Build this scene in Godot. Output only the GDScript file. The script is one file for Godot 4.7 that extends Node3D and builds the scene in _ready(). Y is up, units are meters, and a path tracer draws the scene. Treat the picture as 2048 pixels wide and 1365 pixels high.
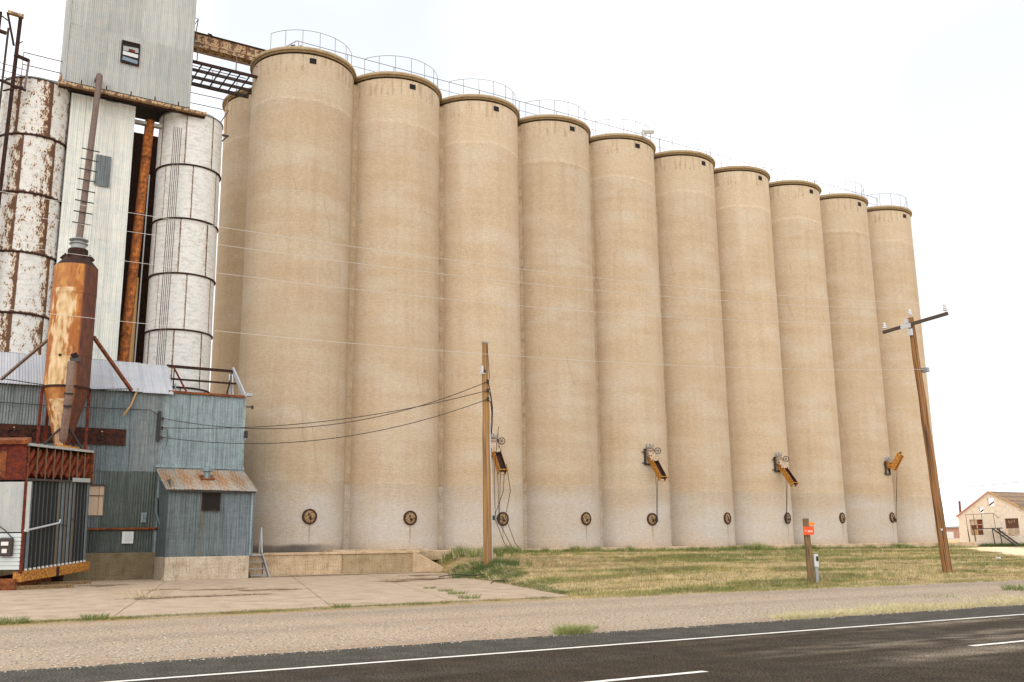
extends Node3D
# A row of concrete grain silos beside a metal-clad elevator, seen across a rural road.
# x runs along the silo row, y is up, z points from the silos to the road.

const S := 5.6          # silo spacing
const R := 2.8392       # silo radius
const RR := 3.0         # rim radius
const BASE := 1.35      # silo foot
const TOP := 28.41      # silo top
var rng := RandomNumberGenerator.new()
var taken := {}
var M := {}
var soil_noise := FastNoiseLite.new()

# ------------------------------------------------------------------ mesh builder
class MB:
	var st := SurfaceTool.new()
	func _init():
		st.begin(Mesh.PRIMITIVE_TRIANGLES)
	func v(p: Vector3, n: Vector3, uv := Vector2.ZERO):
		st.set_normal(n); st.set_uv(uv); st.add_vertex(p)
	func tri(a: Vector3, b: Vector3, c: Vector3):
		var n := (b - a).cross(c - a).normalized()
		v(a, n, Vector2(0, 0)); v(c, n, Vector2(1, 1)); v(b, n, Vector2(1, 0))
	func quad(a: Vector3, b: Vector3, c: Vector3, d: Vector3):
		var n := (c - a).cross(d - b).normalized()
		var ua := Vector2(0, 1); var ub := Vector2(1, 1); var uc := Vector2(1, 0); var ud := Vector2(0, 0)
		v(a, n, ua); v(c, n, uc); v(b, n, ub); v(a, n, ua); v(d, n, ud); v(c, n, uc)
	func hexa(p: Array):
		quad(p[4], p[5], p[6], p[7]); quad(p[1], p[0], p[3], p[2])
		quad(p[0], p[4], p[7], p[3]); quad(p[5], p[1], p[2], p[6])
		quad(p[7], p[6], p[2], p[3]); quad(p[0], p[1], p[5], p[4])
	func box(c: Vector3, s: Vector3, b := Basis()):
		var h := s * 0.5
		var p := []
		for q in [[-1, -1, -1], [1, -1, -1], [1, 1, -1], [-1, 1, -1], [-1, -1, 1], [1, -1, 1], [1, 1, 1], [-1, 1, 1]]:
			p.append(c + b * Vector3(h.x * q[0], h.y * q[1], h.z * q[2]))
		hexa(p)
	func bevel_box(c: Vector3, s: Vector3, r: float, b := Basis()):
		# a box whose vertical and horizontal edges are chamfered
		var h := s * 0.5
		var ring := func(y: float, i: float) -> Array:
			var x := h.x - i; var z := h.z - i
			var k := r if i == 0.0 else r * 0.5
			var o := []
			for q in [[x - k, z], [x, z - k], [x, -z + k], [x - k, -z], [-x + k, -z], [-x, -z + k], [-x, z - k], [-x + k, z]]:
				o.append(c + b * Vector3(q[0], y, q[1]))
			return o
		var rs := [ring.call(-h.y, r), ring.call(-h.y + r, 0.0), ring.call(h.y - r, 0.0), ring.call(h.y, r)]
		for k in 3:
			for i in 8:
				var j := (i + 1) % 8
				quad(rs[k][i], rs[k][j], rs[k + 1][j], rs[k + 1][i])
		for i in range(1, 7):
			tri(rs[3][0], rs[3][i], rs[3][i + 1])
			tri(rs[0][0], rs[0][i + 1], rs[0][i])
	func beam(p: Vector3, q: Vector3, w: float, h: float, up := Vector3.UP):
		var z := (q - p).normalized()
		var u := up
		if absf(z.dot(u)) > 0.98: u = Vector3.BACK
		var x := u.cross(z).normalized()
		var y := z.cross(x)
		box((p + q) * 0.5, Vector3(w, h, (q - p).length()), Basis(x, y, z))
	func tube(pts: Array, r: float, sides := 8, r_end := -1.0, caps := true):
		var rings := []
		var n := pts.size()
		var prev_x := Vector3.ZERO
		for i in n:
			var d: Vector3 = (pts[mini(i + 1, n - 1)] - pts[maxi(i - 1, 0)]).normalized()
			var x := Vector3.ZERO
			if i == 0:
				var u := Vector3.UP if absf(d.y) < 0.9 else Vector3.RIGHT
				x = u.cross(d).normalized()
			else:
				x = (prev_x - d * prev_x.dot(d)).normalized()
			prev_x = x
			var y := d.cross(x)
			var rad := r if r_end < 0.0 else lerpf(r, r_end, float(i) / (n - 1))
			var ring := []
			for k in sides + 1:
				var a := TAU * k / sides
				var nn := x * cos(a) + y * sin(a)
				ring.append([pts[i] + nn * rad, nn, Vector2(float(k) / sides, float(i) / maxf(1.0, n - 1))])
			rings.append(ring)
		for i in n - 1:
			for k in sides:
				var a = rings[i][k]; var b = rings[i][k + 1]; var c = rings[i + 1][k + 1]; var e = rings[i + 1][k]
				v(a[0], a[1], a[2]); v(c[0], c[1], c[2]); v(b[0], b[1], b[2])
				v(a[0], a[1], a[2]); v(e[0], e[1], e[2]); v(c[0], c[1], c[2])
		if caps:
			for k in range(1, sides - 1):
				tri(rings[0][0][0], rings[0][k + 1][0], rings[0][k][0])
				tri(rings[n - 1][0][0], rings[n - 1][k][0], rings[n - 1][k + 1][0])
	# profile: points (radius, y), listed upwards for an outside wall
	func lathe(prof: Array, segs: int, c := Vector3.ZERO, a0 := 0.0, a1 := TAU, u0 := 0.0, u1 := 1.0):
		var ylo: float = prof[0].y; var yhi: float = prof[0].y
		for p in prof:
			ylo = minf(ylo, p.y); yhi = maxf(yhi, p.y)
		for i in prof.size() - 1:
			var p: Vector2 = prof[i]; var q: Vector2 = prof[i + 1]
			var e := (q - p).normalized()
			var nr := e.y; var ny := -e.x
			var v0 := 1.0 - (p.y - ylo) / maxf(0.001, yhi - ylo)
			var v1 := 1.0 - (q.y - ylo) / maxf(0.001, yhi - ylo)
			for k in segs:
				var b0 := lerpf(a0, a1, float(k) / segs); var b1 := lerpf(a0, a1, float(k + 1) / segs)
				var d0 := Vector3(sin(b0), 0, cos(b0)); var d1 := Vector3(sin(b1), 0, cos(b1))
				var t0 := lerpf(u0, u1, float(k) / segs); var t1 := lerpf(u0, u1, float(k + 1) / segs)
				var A := c + d0 * p.x + Vector3.UP * p.y; var B := c + d1 * p.x + Vector3.UP * p.y
				var C := c + d1 * q.x + Vector3.UP * q.y; var D := c + d0 * q.x + Vector3.UP * q.y
				var n0 := (d0 * nr + Vector3.UP * ny).normalized(); var n1 := (d1 * nr + Vector3.UP * ny).normalized()
				v(A, n0, Vector2(t0, v0)); v(C, n1, Vector2(t1, v1)); v(B, n1, Vector2(t1, v0))
				v(A, n0, Vector2(t0, v0)); v(D, n0, Vector2(t0, v1)); v(C, n1, Vector2(t1, v1))
	# a corrugated sheet in its own xy plane, facing +z, standing on y = 0
	func corrugated(w: float, h: float, pitch: float, amp: float, per := 4, dent := 0.0, seed_ := 0.0):
		var n := int(round(w / pitch)) * per
		var rows := 1 if dent == 0.0 else 4
		for i in n:
			for j in rows:
				var P := []
				for q in [[i, j], [i + 1, j], [i + 1, j + 1], [i, j + 1]]:
					var x: float = w * q[0] / n
					var y: float = h * q[1] / rows
					var z: float = amp * cos(TAU * q[0] / per) + dent * sin(x * 2.3 + seed_) * sin(y * 1.9 + seed_ * 1.7)
					var s := -sin(TAU * q[0] / per) * amp * TAU / pitch
					P.append([Vector3(x, y, z), Vector3(-s, 0, 1).normalized(), Vector2(x, y)])
				v(P[0][0], P[0][1], P[0][2]); v(P[2][0], P[2][1], P[2][2]); v(P[1][0], P[1][1], P[1][2])
				v(P[0][0], P[0][1], P[0][2]); v(P[3][0], P[3][1], P[3][2]); v(P[2][0], P[2][1], P[2][2])
	func done() -> ArrayMesh:
		return st.commit()

# ------------------------------------------------------------------ naming
func numbered(n: String) -> String:
	if not taken.has(n):
		taken[n] = 0
		return n
	taken[n] += 1
	return "%s_%03d" % [n, taken[n]]

func tag(o: Node3D, label: String, category: String, group := "") -> Node3D:
	o.set_meta("label", label)
	o.set_meta("category", category)
	if group: o.set_meta("group", group)
	return o

func thing(called: String, label: String, category: String, at := Vector3.ZERO, basis_ := Basis(), group := "") -> Node3D:
	var o := Node3D.new()
	o.name = numbered(called)
	add_child(o)
	o.transform = Transform3D(basis_, at)
	tag(o, label, category, group)
	return o

func obj(called: String, mesh: Mesh, m: Material, parent: Node3D = self, at := Vector3.ZERO, basis_ := Basis()) -> MeshInstance3D:
	var o := MeshInstance3D.new()
	o.mesh = mesh
	o.material_override = m
	if parent == self:
		o.name = numbered(called)
	else:
		var n := called; var k := 0
		while parent.has_node(n):
			k += 1
			n = "%s_%03d" % [called, k]
		o.name = n
	parent.add_child(o, true)
	o.transform = Transform3D(basis_, at)
	return o

func struct(called: String, mesh: Mesh, m: Material, at := Vector3.ZERO) -> MeshInstance3D:
	var o := obj(called, mesh, m, self, at)
	o.set_meta("kind", "structure")
	return o

func bx(called: String, c: Vector3, s: Vector3, m: Material, parent: Node3D = self, b := Basis()) -> MeshInstance3D:
	var k := MB.new()
	k.box(Vector3.ZERO, s)
	return obj(called, k.done(), m, parent, c, b)

func bar(called: String, p: Vector3, q: Vector3, w: float, h: float, m: Material, parent: Node3D = self) -> MeshInstance3D:
	var k := MB.new()
	var c := (p + q) * 0.5
	k.beam(p - c, q - c, w, h)
	return obj(called, k.done(), m, parent, c)

func rod(called: String, pts: Array, r: float, m: Material, parent: Node3D = self, sides := 6, r_end := -1.0) -> MeshInstance3D:
	var k := MB.new()
	var c: Vector3 = pts[0]
	var q := []
	for p in pts: q.append(p - c)
	k.tube(q, r, sides, r_end)
	return obj(called, k.done(), m, parent, c)

# ------------------------------------------------------------------ textures
func nz(w: int, h: int, f: float, oct: int, sd: int, sx := 1, sy := 1, type := FastNoiseLite.TYPE_SIMPLEX_SMOOTH) -> PackedByteArray:
	var n := FastNoiseLite.new()
	n.noise_type = type
	n.seed = sd
	n.frequency = f
	n.fractal_octaves = oct
	n.fractal_type = FastNoiseLite.FRACTAL_FBM if oct > 1 else FastNoiseLite.FRACTAL_NONE
	var im := n.get_seamless_image(maxi(8, w / sx), maxi(8, h / sy), false, false, 0.15)
	im.convert(Image.FORMAT_L8)
	if sx > 1 or sy > 1:
		im.resize(w, h, Image.INTERPOLATE_BILINEAR)
	return im.get_data()

class Tex:
	var w: int
	var h: int
	var b: PackedFloat32Array
	func _init(w_: int, h_: int, c: Color):
		w = w_; h = h_
		b.resize(w * h * 3)
		for i in w * h:
			b[i * 3] = c.r; b[i * 3 + 1] = c.g; b[i * 3 + 2] = c.b
	# blend towards colour c where the mask rises from lo to hi (0..1)
	func layer(m: PackedByteArray, lo: float, hi: float, c: Color, k := 1.0):
		var lut := PackedFloat32Array()
		for i in 256:
			lut.append(k * clampf((i / 255.0 - lo) / (hi - lo), 0.0, 1.0))
		var j := 0
		for i in w * h:
			var a := lut[m[i]]
			if a > 0.0:
				b[j] += (c.r - b[j]) * a
				b[j + 1] += (c.g - b[j + 1]) * a
				b[j + 2] += (c.b - b[j + 2]) * a
			j += 3
	# multiply by 1 + k * (mask - 0.5)
	func grain(m: PackedByteArray, k: float):
		var lut := PackedFloat32Array()
		for i in 256: lut.append(1.0 + k * (i / 255.0 - 0.5))
		var j := 0
		for i in w * h:
			var a := lut[m[i]]
			b[j] *= a; b[j + 1] *= a; b[j + 2] *= a
			j += 3
	func image() -> Image:
		var d := PackedByteArray()
		d.resize(w * h * 3)
		for i in w * h * 3:
			d[i] = clampi(int(b[i] * 255.0), 0, 255)
		return Image.create_from_data(w, h, false, Image.FORMAT_RGB8, d)
	func tex() -> ImageTexture:
		return ImageTexture.create_from_image(image())

func C(r: int, g: int, b: int) -> Color:
	return Color(r / 255.0, g / 255.0, b / 255.0)

func mat(called: String, tex: Texture2D, rough := 0.85, tile := 0.0, metal := 0.0, tint := Color.WHITE) -> StandardMaterial3D:
	var m := StandardMaterial3D.new()
	m.resource_name = called
	m.albedo_color = tint
	m.albedo_texture = tex
	m.roughness = rough
	m.metallic = metal
	m.cull_mode = BaseMaterial3D.CULL_DISABLED
	if tile > 0.0:
		m.uv1_triplanar = true
		m.uv1_world_triplanar = true
		m.uv1_scale = Vector3.ONE / tile
	M[called] = m
	return m

func plain(called: String, c: Color, rough := 0.7, metal := 0.0) -> StandardMaterial3D:
	return mat(called, null, rough, 0.0, metal, c)

func tinted(src: String, called: String, t: Color) -> StandardMaterial3D:
	var m: StandardMaterial3D = M[src].duplicate()
	m.albedo_color = t
	m.resource_name = called
	M[called] = m
	return m

func relief(m: StandardMaterial3D, data: PackedByteArray, w: int, h: int, k: float):
	var im := Image.create_from_data(w, h, false, Image.FORMAT_L8, data)
	im.convert(Image.FORMAT_RGB8)
	im.bump_map_to_normal_map(k)
	m.normal_enabled = true
	m.normal_texture = ImageTexture.create_from_image(im)
	m.normal_scale = 1.0

func silo_texture(sd: int) -> ImageTexture:
	var w := 640; var h := 1024
	var blotch := nz(w, h, 0.011, 4, sd, 2, 1)
	var bands := nz(w, h, 0.03, 3, sd + 1, 16, 1)
	var streak := nz(w, h, 0.05, 3, sd + 2, 1, 24)
	var fine := nz(w, h, 0.35, 2, sd + 3)
	var drip := nz(w, h, 0.09, 3, sd + 4, 1, 10)
	var t := Tex.new(w, h, C(183, 161, 131))
	t.layer(bands, 0.45, 0.9, C(193, 172, 143), 0.4)
	t.layer(bands, 0.5, 0.12, C(176, 151, 119), 0.38)
	t.layer(blotch, 0.5, 0.85, C(190, 176, 155), 0.55)
	t.layer(blotch, 0.45, 0.15, C(178, 151, 118), 0.4)
	t.layer(streak, 0.55, 0.9, C(194, 175, 147), 0.22)
	t.layer(streak, 0.42, 0.1, C(166, 141, 112), 0.22)
	# rain streaks of this wall only
	var dice := RandomNumberGenerator.new()
	dice.seed = sd
	for i in 26:
		var x0 := dice.randi() % w
		var wd := dice.randi_range(3, 14)
		var y0 := 0 if dice.randf() < 0.5 else dice.randi() % (h - 300)
		var len := dice.randi_range(90, 420)
		var dark := dice.randf() < 0.6
		var tone_ := C(150, 124, 94) if dark else C(206, 190, 164)
		var wob := dice.randf() * 9.0
		for yy in len:
			if y0 + yy >= 880: break
			var cx := x0 + int(1.5 * sin(yy * 0.03 + wob))
			var k := (1.0 - float(yy) / len) * minf(1.0, yy * 0.1) * (0.2 if dark else 0.16)
			for q in range(-wd, wd + 1):
				var idx := (y0 + yy) * w + posmod(cx + q, w)
				_mix(t.b, idx * 3, tone_, k * (1.0 - absf(q) / (wd + 1.0)) * (0.4 + streak[idx] / 200.0))
	# faint hairline cracks
	for i in 7:
		var x := float(dice.randi() % w); var y := float(dice.randi_range(120, 780))
		for s in dice.randi_range(30, 130):
			x += dice.randf_range(-0.8, 0.8) + 0.15; y += 0.8
			if y >= h: break
			_mix(t.b, (int(y) * w + posmod(int(x), w)) * 3, C(120, 98, 74), 0.35)
	var lime := 4.78 + 0.3 * dice.randf()
	# one pass for the marks that depend on height
	var j := 0
	for py in h:
		var y := 28.0 - 26.65 * py / h
		for px in w:
			var i := py * w + px
			var d := drip[i] / 255.0
			var bl := blotch[i] / 255.0
			var k := 0.0
			var c := Color.BLACK
			# weathered top metre, a pale cold joint, lift lines
			if y > 24.9:
				var jl := 25.35 + (bl - 0.5) * 0.5
				if absf(y - jl) < 0.09: _mix(t.b, j, C(211, 195, 168), 0.7 * d)
				if y > jl: _mix(t.b, j, C(196, 176, 146), 0.45)
				if y > 26.6 and d > 0.62: _mix(t.b, j, C(206, 190, 164), 0.3 * minf(1.0, (y - 26.6)))
				if y > 27.0 and d < 0.32: _mix(t.b, j, C(150, 126, 96), 0.4)
			var lift := fposmod(y + (bl - 0.5) * 0.25, 1.83)
			if lift < 0.035: _mix(t.b, j, C(198, 180, 151), 0.2 * bl)
			elif lift < 0.12: _mix(t.b, j, C(163, 138, 107), 0.07)
			# limewashed foot
			var fn := fine[i] / 255.0
			var edge := lime + (bands[py * w] / 255.0 - 0.5) * 0.05 + (bl - 0.5) * 0.5
			if y < edge + 0.06 * (fn - 0.5):
				var g := clampf((edge - y) / 1.1, 0.0, 1.0)
				_mix(t.b, j, C(174, 161, 146).lerp(C(186, 178, 168), smoothstep(0.2, 1.0, g)), (0.32 + 0.28 * bl) * (0.6 + 0.6 * g))
				if y > edge - 1.0: _mix(t.b, j, C(160, 146, 128), 0.3 * clampf((0.6 - d) * 2.0, 0.0, 1.0) * (1.0 - g))
			elif y < edge + 0.07 and bl > 0.5: _mix(t.b, j, C(202, 190, 172), 0.5 * fn)
			if y < 1.9: _mix(t.b, j, C(171, 148, 124), clampf((1.9 - y) * 1.1, 0.0, 0.65) * (0.4 + d))
			if sd == 11 and y < 2.0:
				var u2 := float(px) / w
				if u2 > 0.5: u2 -= 1.0
				if u2 > -0.24 and u2 < 0.19:
					var top := 1.76 + (blotch[400 * w + px] / 255.0 - 0.5) * 0.25 + (fn - 0.5) * 0.12 - 0.9 * maxf(0.0, u2 - 0.05)
					var m := clampf((top - y) / 0.12, 0.0, 1.0) * clampf(0.25 + 0.9 * bl + 0.7 * (fn - 0.5) - 2.6 * maxf(0.0, u2 + 0.02), 0.0, 1.0)
					if m > 0.0: _mix(t.b, j, C(40, 36, 32).lerp(C(104, 95, 84), fn), 0.9 * m)
			# stain running down below the manhole (u = 0)
			if y < 2.75 and y > 1.5:
				var u := float(px) / w
				var off := minf(u, 1.0 - u) * 17.8
				var sk := clampf(1.0 - off / (0.05 + 0.05 * d), 0.0, 1.0) * clampf((y - 1.5) * 1.2, 0.0, 1.0)
				if sk > 0.0: _mix(t.b, j, C(128, 100, 70), sk * 0.55)
			j += 3
	t.grain(fine, 0.17)
	t.grain(nz(w, h, 0.3, 2, sd + 9, 4, 1), 0.12)
	t.grain(nz(w, h, 0.3, 2, sd + 10, 1, 5), 0.07)
	return t.tex()

func _mix(b: PackedFloat32Array, j: int, c: Color, a: float):
	b[j] += (c.r - b[j]) * a
	b[j + 1] += (c.g - b[j + 1]) * a
	b[j + 2] += (c.b - b[j + 2]) * a

# a painted steel plate: rust eats in from its seams; amount 0..1
func plate_texture(sd: int, amount: float) -> ImageTexture:
	var w := 192; var h := 192
	var n1 := nz(w, h, 0.025, 4, sd)
	var n2 := nz(w, h, 0.09, 3, sd + 1)
	var n3 := nz(w, h, 0.06, 3, sd + 2, 6, 1)
	var run := nz(w, h, 0.09, 3, sd + 3, 1, 8)
	var t := Tex.new(w, h, C(212, 211, 207))
	t.layer(n3, 0.5, 0.85, C(176, 176, 172), 0.55)
	t.layer(n1, 0.55, 0.95, C(202, 193, 180), 0.45)
	var j := 0
	for py in h:
		for px in w:
			var i := py * w + px
			var a := n1[i] / 255.0; var b := n2[i] / 255.0; var r := run[i] / 255.0
			var eu := minf(px, w - 1 - px) / float(w)
			var ev := minf(py, h - 1 - py) / float(h)
			# rust line along the vertical seam, wide where the plate is worn
			var ru := float(w - 1 - px) / w        # distance from the right-hand seam
			var reach := (0.045 + 0.2 * amount * amount * a) * (0.5 + b)
			var thin := (0.006 + 0.02 * amount * a) * (0.5 + b)
			var s := maxf(clampf((reach - ru) / 0.015, 0.0, 1.0), clampf((thin - (1.0 - ru)) / 0.012, 0.0, 1.0))
			s = maxf(s, clampf(((0.006 + 0.07 * amount * amount * a) * (0.4 + b) - ev) / 0.015, 0.0, 1.0))
			var spot := a * 0.45 + b * 0.55 + 0.2 * smoothstep(0.4, 1.0, 1.0 - ru) - 0.03
			s = maxf(s, clampf((spot - (0.97 - 0.33 * amount)) / 0.035, 0.0, 1.0))
			var halo := clampf((spot - (0.86 - 0.33 * amount)) / 0.2, 0.0, 1.0) * 0.4 * amount
			halo = maxf(halo, clampf((reach * 2.2 - ru) / 0.08, 0.0, 1.0) * 0.4 * (r + 0.2) * (0.3 + amount))
			if halo > 0.0: _mix(t.b, j, C(196, 150, 98), halo)
			if s > 0.0: _mix(t.b, j, C(70, 44, 26).lerp(C(112, 70, 36), b), s)
			# bolts
			var bu := fposmod(px, 48.0) - 24.0; var bv := fposmod(py, 16.0) - 8.0
			if bu * bu + bv * bv < 1.2 and a > 0.55: _mix(t.b, j, C(70, 58, 48), 0.6)
			j += 3
	t.grain(n2, 0.12)
	return t.tex()

func make_materials():
	for i in 5:
		var q := 1.0 + 0.012 * ((i * 2) % 5 - 2)
		mat("silo%d" % i, silo_texture([11, 47, 83, 131, 171][i]), 0.93, 0.0, 0.0, Color(q, 1.012 * q, 1.045 * q))
	var w := 512
	# --- concrete (dock, foundations, plinth)
	var a := nz(w, w, 0.012, 5, 21); var b := nz(w, w, 0.12, 3, 22); var c := nz(w, w, 0.06, 3, 23, 1, 10)
	var board := nz(w, w, 0.05, 3, 24, 12, 1)
	var t := Tex.new(w, w, C(180, 164, 144))
	t.layer(a, 0.5, 0.9, C(196, 184, 168), 0.7)
	t.layer(a, 0.36, 0.1, C(140, 122, 100), 0.6)
	t.layer(board, 0.66, 0.74, C(158, 140, 116), 0.4)
	t.layer(c, 0.6, 0.95, C(146, 126, 100), 0.45)
	t.layer(c, 0.26, 0.05, C(112, 98, 80), 0.45)
	t.grain(b, 0.3)
	relief(mat("concrete", t.tex(), 0.92, 4.6), b, w, w, 1.5)
	tinted("concrete", "concrete_tan", Color(1.05, 1.0, 0.92))
	tinted("concrete", "rim", Color(0.92, 0.89, 0.81))
	tinted("concrete", "concrete_grey", Color(0.82, 0.82, 0.8))
	# --- slab: smoother, paler, with broad stains
	t = Tex.new(w, w, C(172, 150, 127))
	t.layer(a, 0.5, 0.95, C(184, 164, 145), 0.8)
	t.layer(a, 0.4, 0.1, C(142, 120, 98), 0.6)
	t.layer(c, 0.7, 1.0, C(134, 113, 92), 0.3)
	t.grain(b, 0.14)
	mat("slab", t.tex(), 0.88, 7.0)
	# --- mould
	t = Tex.new(w, w, C(160, 150, 136))
	t.layer(a, 0.3, 0.6, C(74, 68, 60), 0.85)
	t.layer(nz(w, w, 0.03, 4, 26, 2, 1), 0.42, 0.62, C(36, 33, 30), 0.85)
	t.layer(b, 0.6, 0.75, C(168, 158, 142), 0.4)
	t.grain(b, 0.4)
	mat("mould", t.tex(), 0.95, 2.2)
	# --- rust
	var r1 := nz(w, w, 0.014, 5, 31); var r2 := nz(w, w, 0.05, 4, 32); var r3 := nz(w, w, 0.09, 3, 33, 1, 8)
	t = Tex.new(w, w, C(112, 58, 28))
	t.layer(r1, 0.5, 0.8, C(160, 88, 36), 0.85)
	t.layer(r1, 0.45, 0.15, C(62, 32, 20), 0.85)
	t.layer(r2, 0.62, 0.85, C(178, 110, 48), 0.6)
	t.layer(r3, 0.6, 0.9, C(52, 28, 18), 0.55)
	t.grain(r2, 0.3)
	relief(mat("rust", t.tex(), 0.9, 2.0), r2, w, w, 1.5)
	tinted("rust", "rust_dark", Color(0.42, 0.4, 0.42))
	tinted("rust", "rust_orange", Color(1.3, 1.38, 1.3))
	tinted("rust", "rust_red", Color(0.8, 0.55, 0.5))
	# --- old grey-brown pipe paint
	t = Tex.new(w, w, C(128, 108, 98))
	t.layer(r1, 0.55, 0.8, C(104, 66, 46), 0.8)
	t.layer(r2, 0.55, 0.75, C(88, 62, 50), 0.6)
	t.layer(r2, 0.4, 0.2, C(150, 134, 124), 0.5)
	mat("pipe_paint", t.tex(), 0.8, 1.3)
	# --- yellow paint breaking to rust
	t = Tex.new(w, w, C(196, 138, 44))
	t.layer(r1, 0.45, 0.62, C(134, 72, 26), 0.9)
	t.layer(r2, 0.6, 0.75, C(70, 36, 18), 0.8)
	t.layer(r3, 0.65, 0.9, C(90, 48, 22), 0.6)
	mat("yellow_rust", t.tex(), 0.75, 1.1)
	# --- pale paint over rust (conveyor box, sheds)
	t = Tex.new(w, w, C(186, 158, 122))
	t.layer(r2, 0.56, 0.62, C(112, 76, 52), 0.9)
	t.layer(r1, 0.58, 0.64, C(92, 66, 52), 0.85)
	t.layer(r3, 0.68, 0.8, C(60, 40, 30), 0.7)
	mat("peeling", t.tex(), 0.85, 3.2)
	# --- galvanised sheet, blue-grey and dirty
	var g1 := nz(w, w, 0.02, 4, 41); var g2 := nz(w, w, 0.05, 4, 42, 1, 18); var g3 := nz(w, w, 0.22, 2, 43, 1, 2)
	t = Tex.new(w, w, C(111, 119, 123))
	t.layer(g2, 0.5, 0.85, C(145, 152, 156), 0.6)
	t.layer(g2, 0.45, 0.12, C(74, 81, 83), 0.65)
	t.layer(g1, 0.55, 0.9, C(134, 144, 143), 0.5)
	t.layer(g1, 0.35, 0.1, C(84, 90, 82), 0.5)
	t.layer(g3, 0.66, 0.8, C(172, 182, 184), 0.45)
	t.grain(g3, 0.25)
	mat("galv", t.tex(), 0.55, 3.6, 0.15)
	var k := 0
	for q in [1.0, 0.9, 1.08, 0.82, 1.15, 0.95]:
		tinted("galv", "galv%d" % k, Color(q * (1.0 - 0.01 * k), q, q * (0.985 + 0.01 * (k % 3))))
		k += 1
	tinted("galv", "galv_shed", Color(0.88, 0.9, 0.92))
	tinted("concrete", "concrete_damp", Color(0.66, 0.64, 0.56))
	tinted("concrete", "concrete_dock", Color(0.9, 0.86, 0.76))
	tinted("galv", "galv_damp_shade", Color(0.7, 0.72, 0.66))  # damp tint with shade painted in, for the lower wall
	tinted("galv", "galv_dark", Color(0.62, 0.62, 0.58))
	# --- pale tower cladding
	t = Tex.new(w, w, C(164, 165, 162))
	t.layer(g2, 0.5, 0.85, C(182, 182, 177), 0.7)
	t.layer(g2, 0.45, 0.1, C(140, 145, 145), 0.7)
	t.layer(g1, 0.5, 0.85, C(180, 173, 162), 0.45)
	t.layer(g1, 0.4, 0.1, C(146, 154, 158), 0.55)
	t.grain(g3, 0.1)
	mat("clad", t.tex(), 0.6, 5.0, 0.05)
	k = 0
	for q in [1.05, 1.0, 1.08, 1.03]:
		tinted("clad", "clad%d" % k, Color(q, q, q))
		tinted("clad", "white_clad%d" % k, Color(1.22 * q, 1.22 * q, 1.205 * q))
		k += 1
	# --- rusty roof sheet
	var g4 := nz(w, w, 0.03, 3, 45, 1, 3)
	t = Tex.new(w, w, C(158, 150, 138))
	t.layer(g2, 0.5, 0.9, C(182, 174, 160), 0.6)
	var jj := 0
	for py in w:
		for px in w:
			var i := py * w + px
			var u := float(px) / w; var v := float(py) / w
			var e := 1.0 - absf(v - 0.52) * 1.5 + 0.25 * sin(u * TAU - 0.8)
			var s := clampf((g4[i] / 255.0 * 0.5 + g1[i] / 255.0 * 0.5 + e * 0.3 - 0.62) / 0.2, 0.0, 1.0)
			if s > 0.0: _mix(t.b, jj, C(152, 98, 50), 0.85 * s)
			jj += 3
	t.layer(g2, 0.3, 0.1, C(96, 66, 42), 0.5)
	mat("rusty_roof", t.tex(), 0.7, 0.0, 0.1).uv1_scale = Vector3(1.0 / 0.776, 1.0 / 2.6, 1.0)
	# --- cyclone body (u round the drum, v down it)
	var p1 := nz(w, w, 0.012, 5, 51, 1, 2); var p2 := nz(w, w, 0.04, 4, 52, 1, 3)
	t = Tex.new(w, w, C(162, 96, 40))
	t.layer(p1, 0.45, 0.7, C(200, 138, 62), 0.85)
	t.layer(p2, 0.6, 0.85, C(104, 56, 26), 0.7)
	var j := 0
	for py in w:
		for px in w:
			var i := py * w + px
			var u := float(px) / w; var v := float(py) / w
			var n: float = p1[i] / 255.0; var n2: float = p2[i] / 255.0
			# paint survives on the sheltered quarter
			var keep := clampf(1.4 - absf(u - 0.9) / 0.1, 0.0, 1.0)
			var s := clampf((n * 0.6 + n2 * 0.5 + keep * 0.5 - 0.72) / 0.2, 0.0, 1.0) * (1.0 if v > 0.2 else 0.2) * (1.0 if keep > 0.0 else 0.0)
			if s > 0.0: _mix(t.b, j, C(196, 158, 104).lerp(C(216, 202, 176), n2), 0.85 * s)
			if u > 0.03 and u < 0.5: _mix(t.b, j, C(70, 36, 24).lerp(C(96, 50, 30), n2), 0.95 * clampf((u - 0.03) / 0.02, 0.0, 1.0))
			j += 3
	t.grain(p2, 0.25)
	mat("cyclone", t.tex(), 0.75)
	# --- wood
	var w1 := nz(w, w, 0.05, 4, 61, 1, 16); var w2 := nz(w, w, 0.02, 4, 62, 1, 4)
	t = Tex.new(w, w, C(150, 112, 70))
	t.layer(w1, 0.5, 0.8, C(186, 142, 88), 0.8)
	t.layer(w1, 0.42, 0.15, C(84, 56, 34), 0.9)
	t.layer(w2, 0.5, 0.85, C(132, 108, 84), 0.6)
	mat("wood", t.tex(), 0.9)
	t = Tex.new(w, w, C(142, 100, 58))
	t.layer(w2, 0.52, 0.7, C(74, 50, 32), 0.85)
	t.layer(w1, 0.55, 0.85, C(178, 122, 62), 0.6)
	t.layer(w1, 0.38, 0.1, C(44, 28, 18), 0.8)
	mat("creosote", t.tex(), 0.8)
	tinted("wood", "wood_grey", Color(0.8, 0.86, 0.92))
	# --- gravel, asphalt, soil
	var s1 := nz(w, w, 0.16, 3, 71); var s2 := nz(w, w, 0.015, 4, 72); var s3 := nz(w, w, 0.3, 2, 73)
	t = Tex.new(w, w, C(182, 164, 144))
	t.layer(s1, 0.55, 0.75, C(212, 196, 176), 0.8)
	t.layer(s1, 0.42, 0.2, C(104, 90, 76), 0.85)
	t.layer(s2, 0.5, 0.9, C(172, 152, 130), 0.5)
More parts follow.
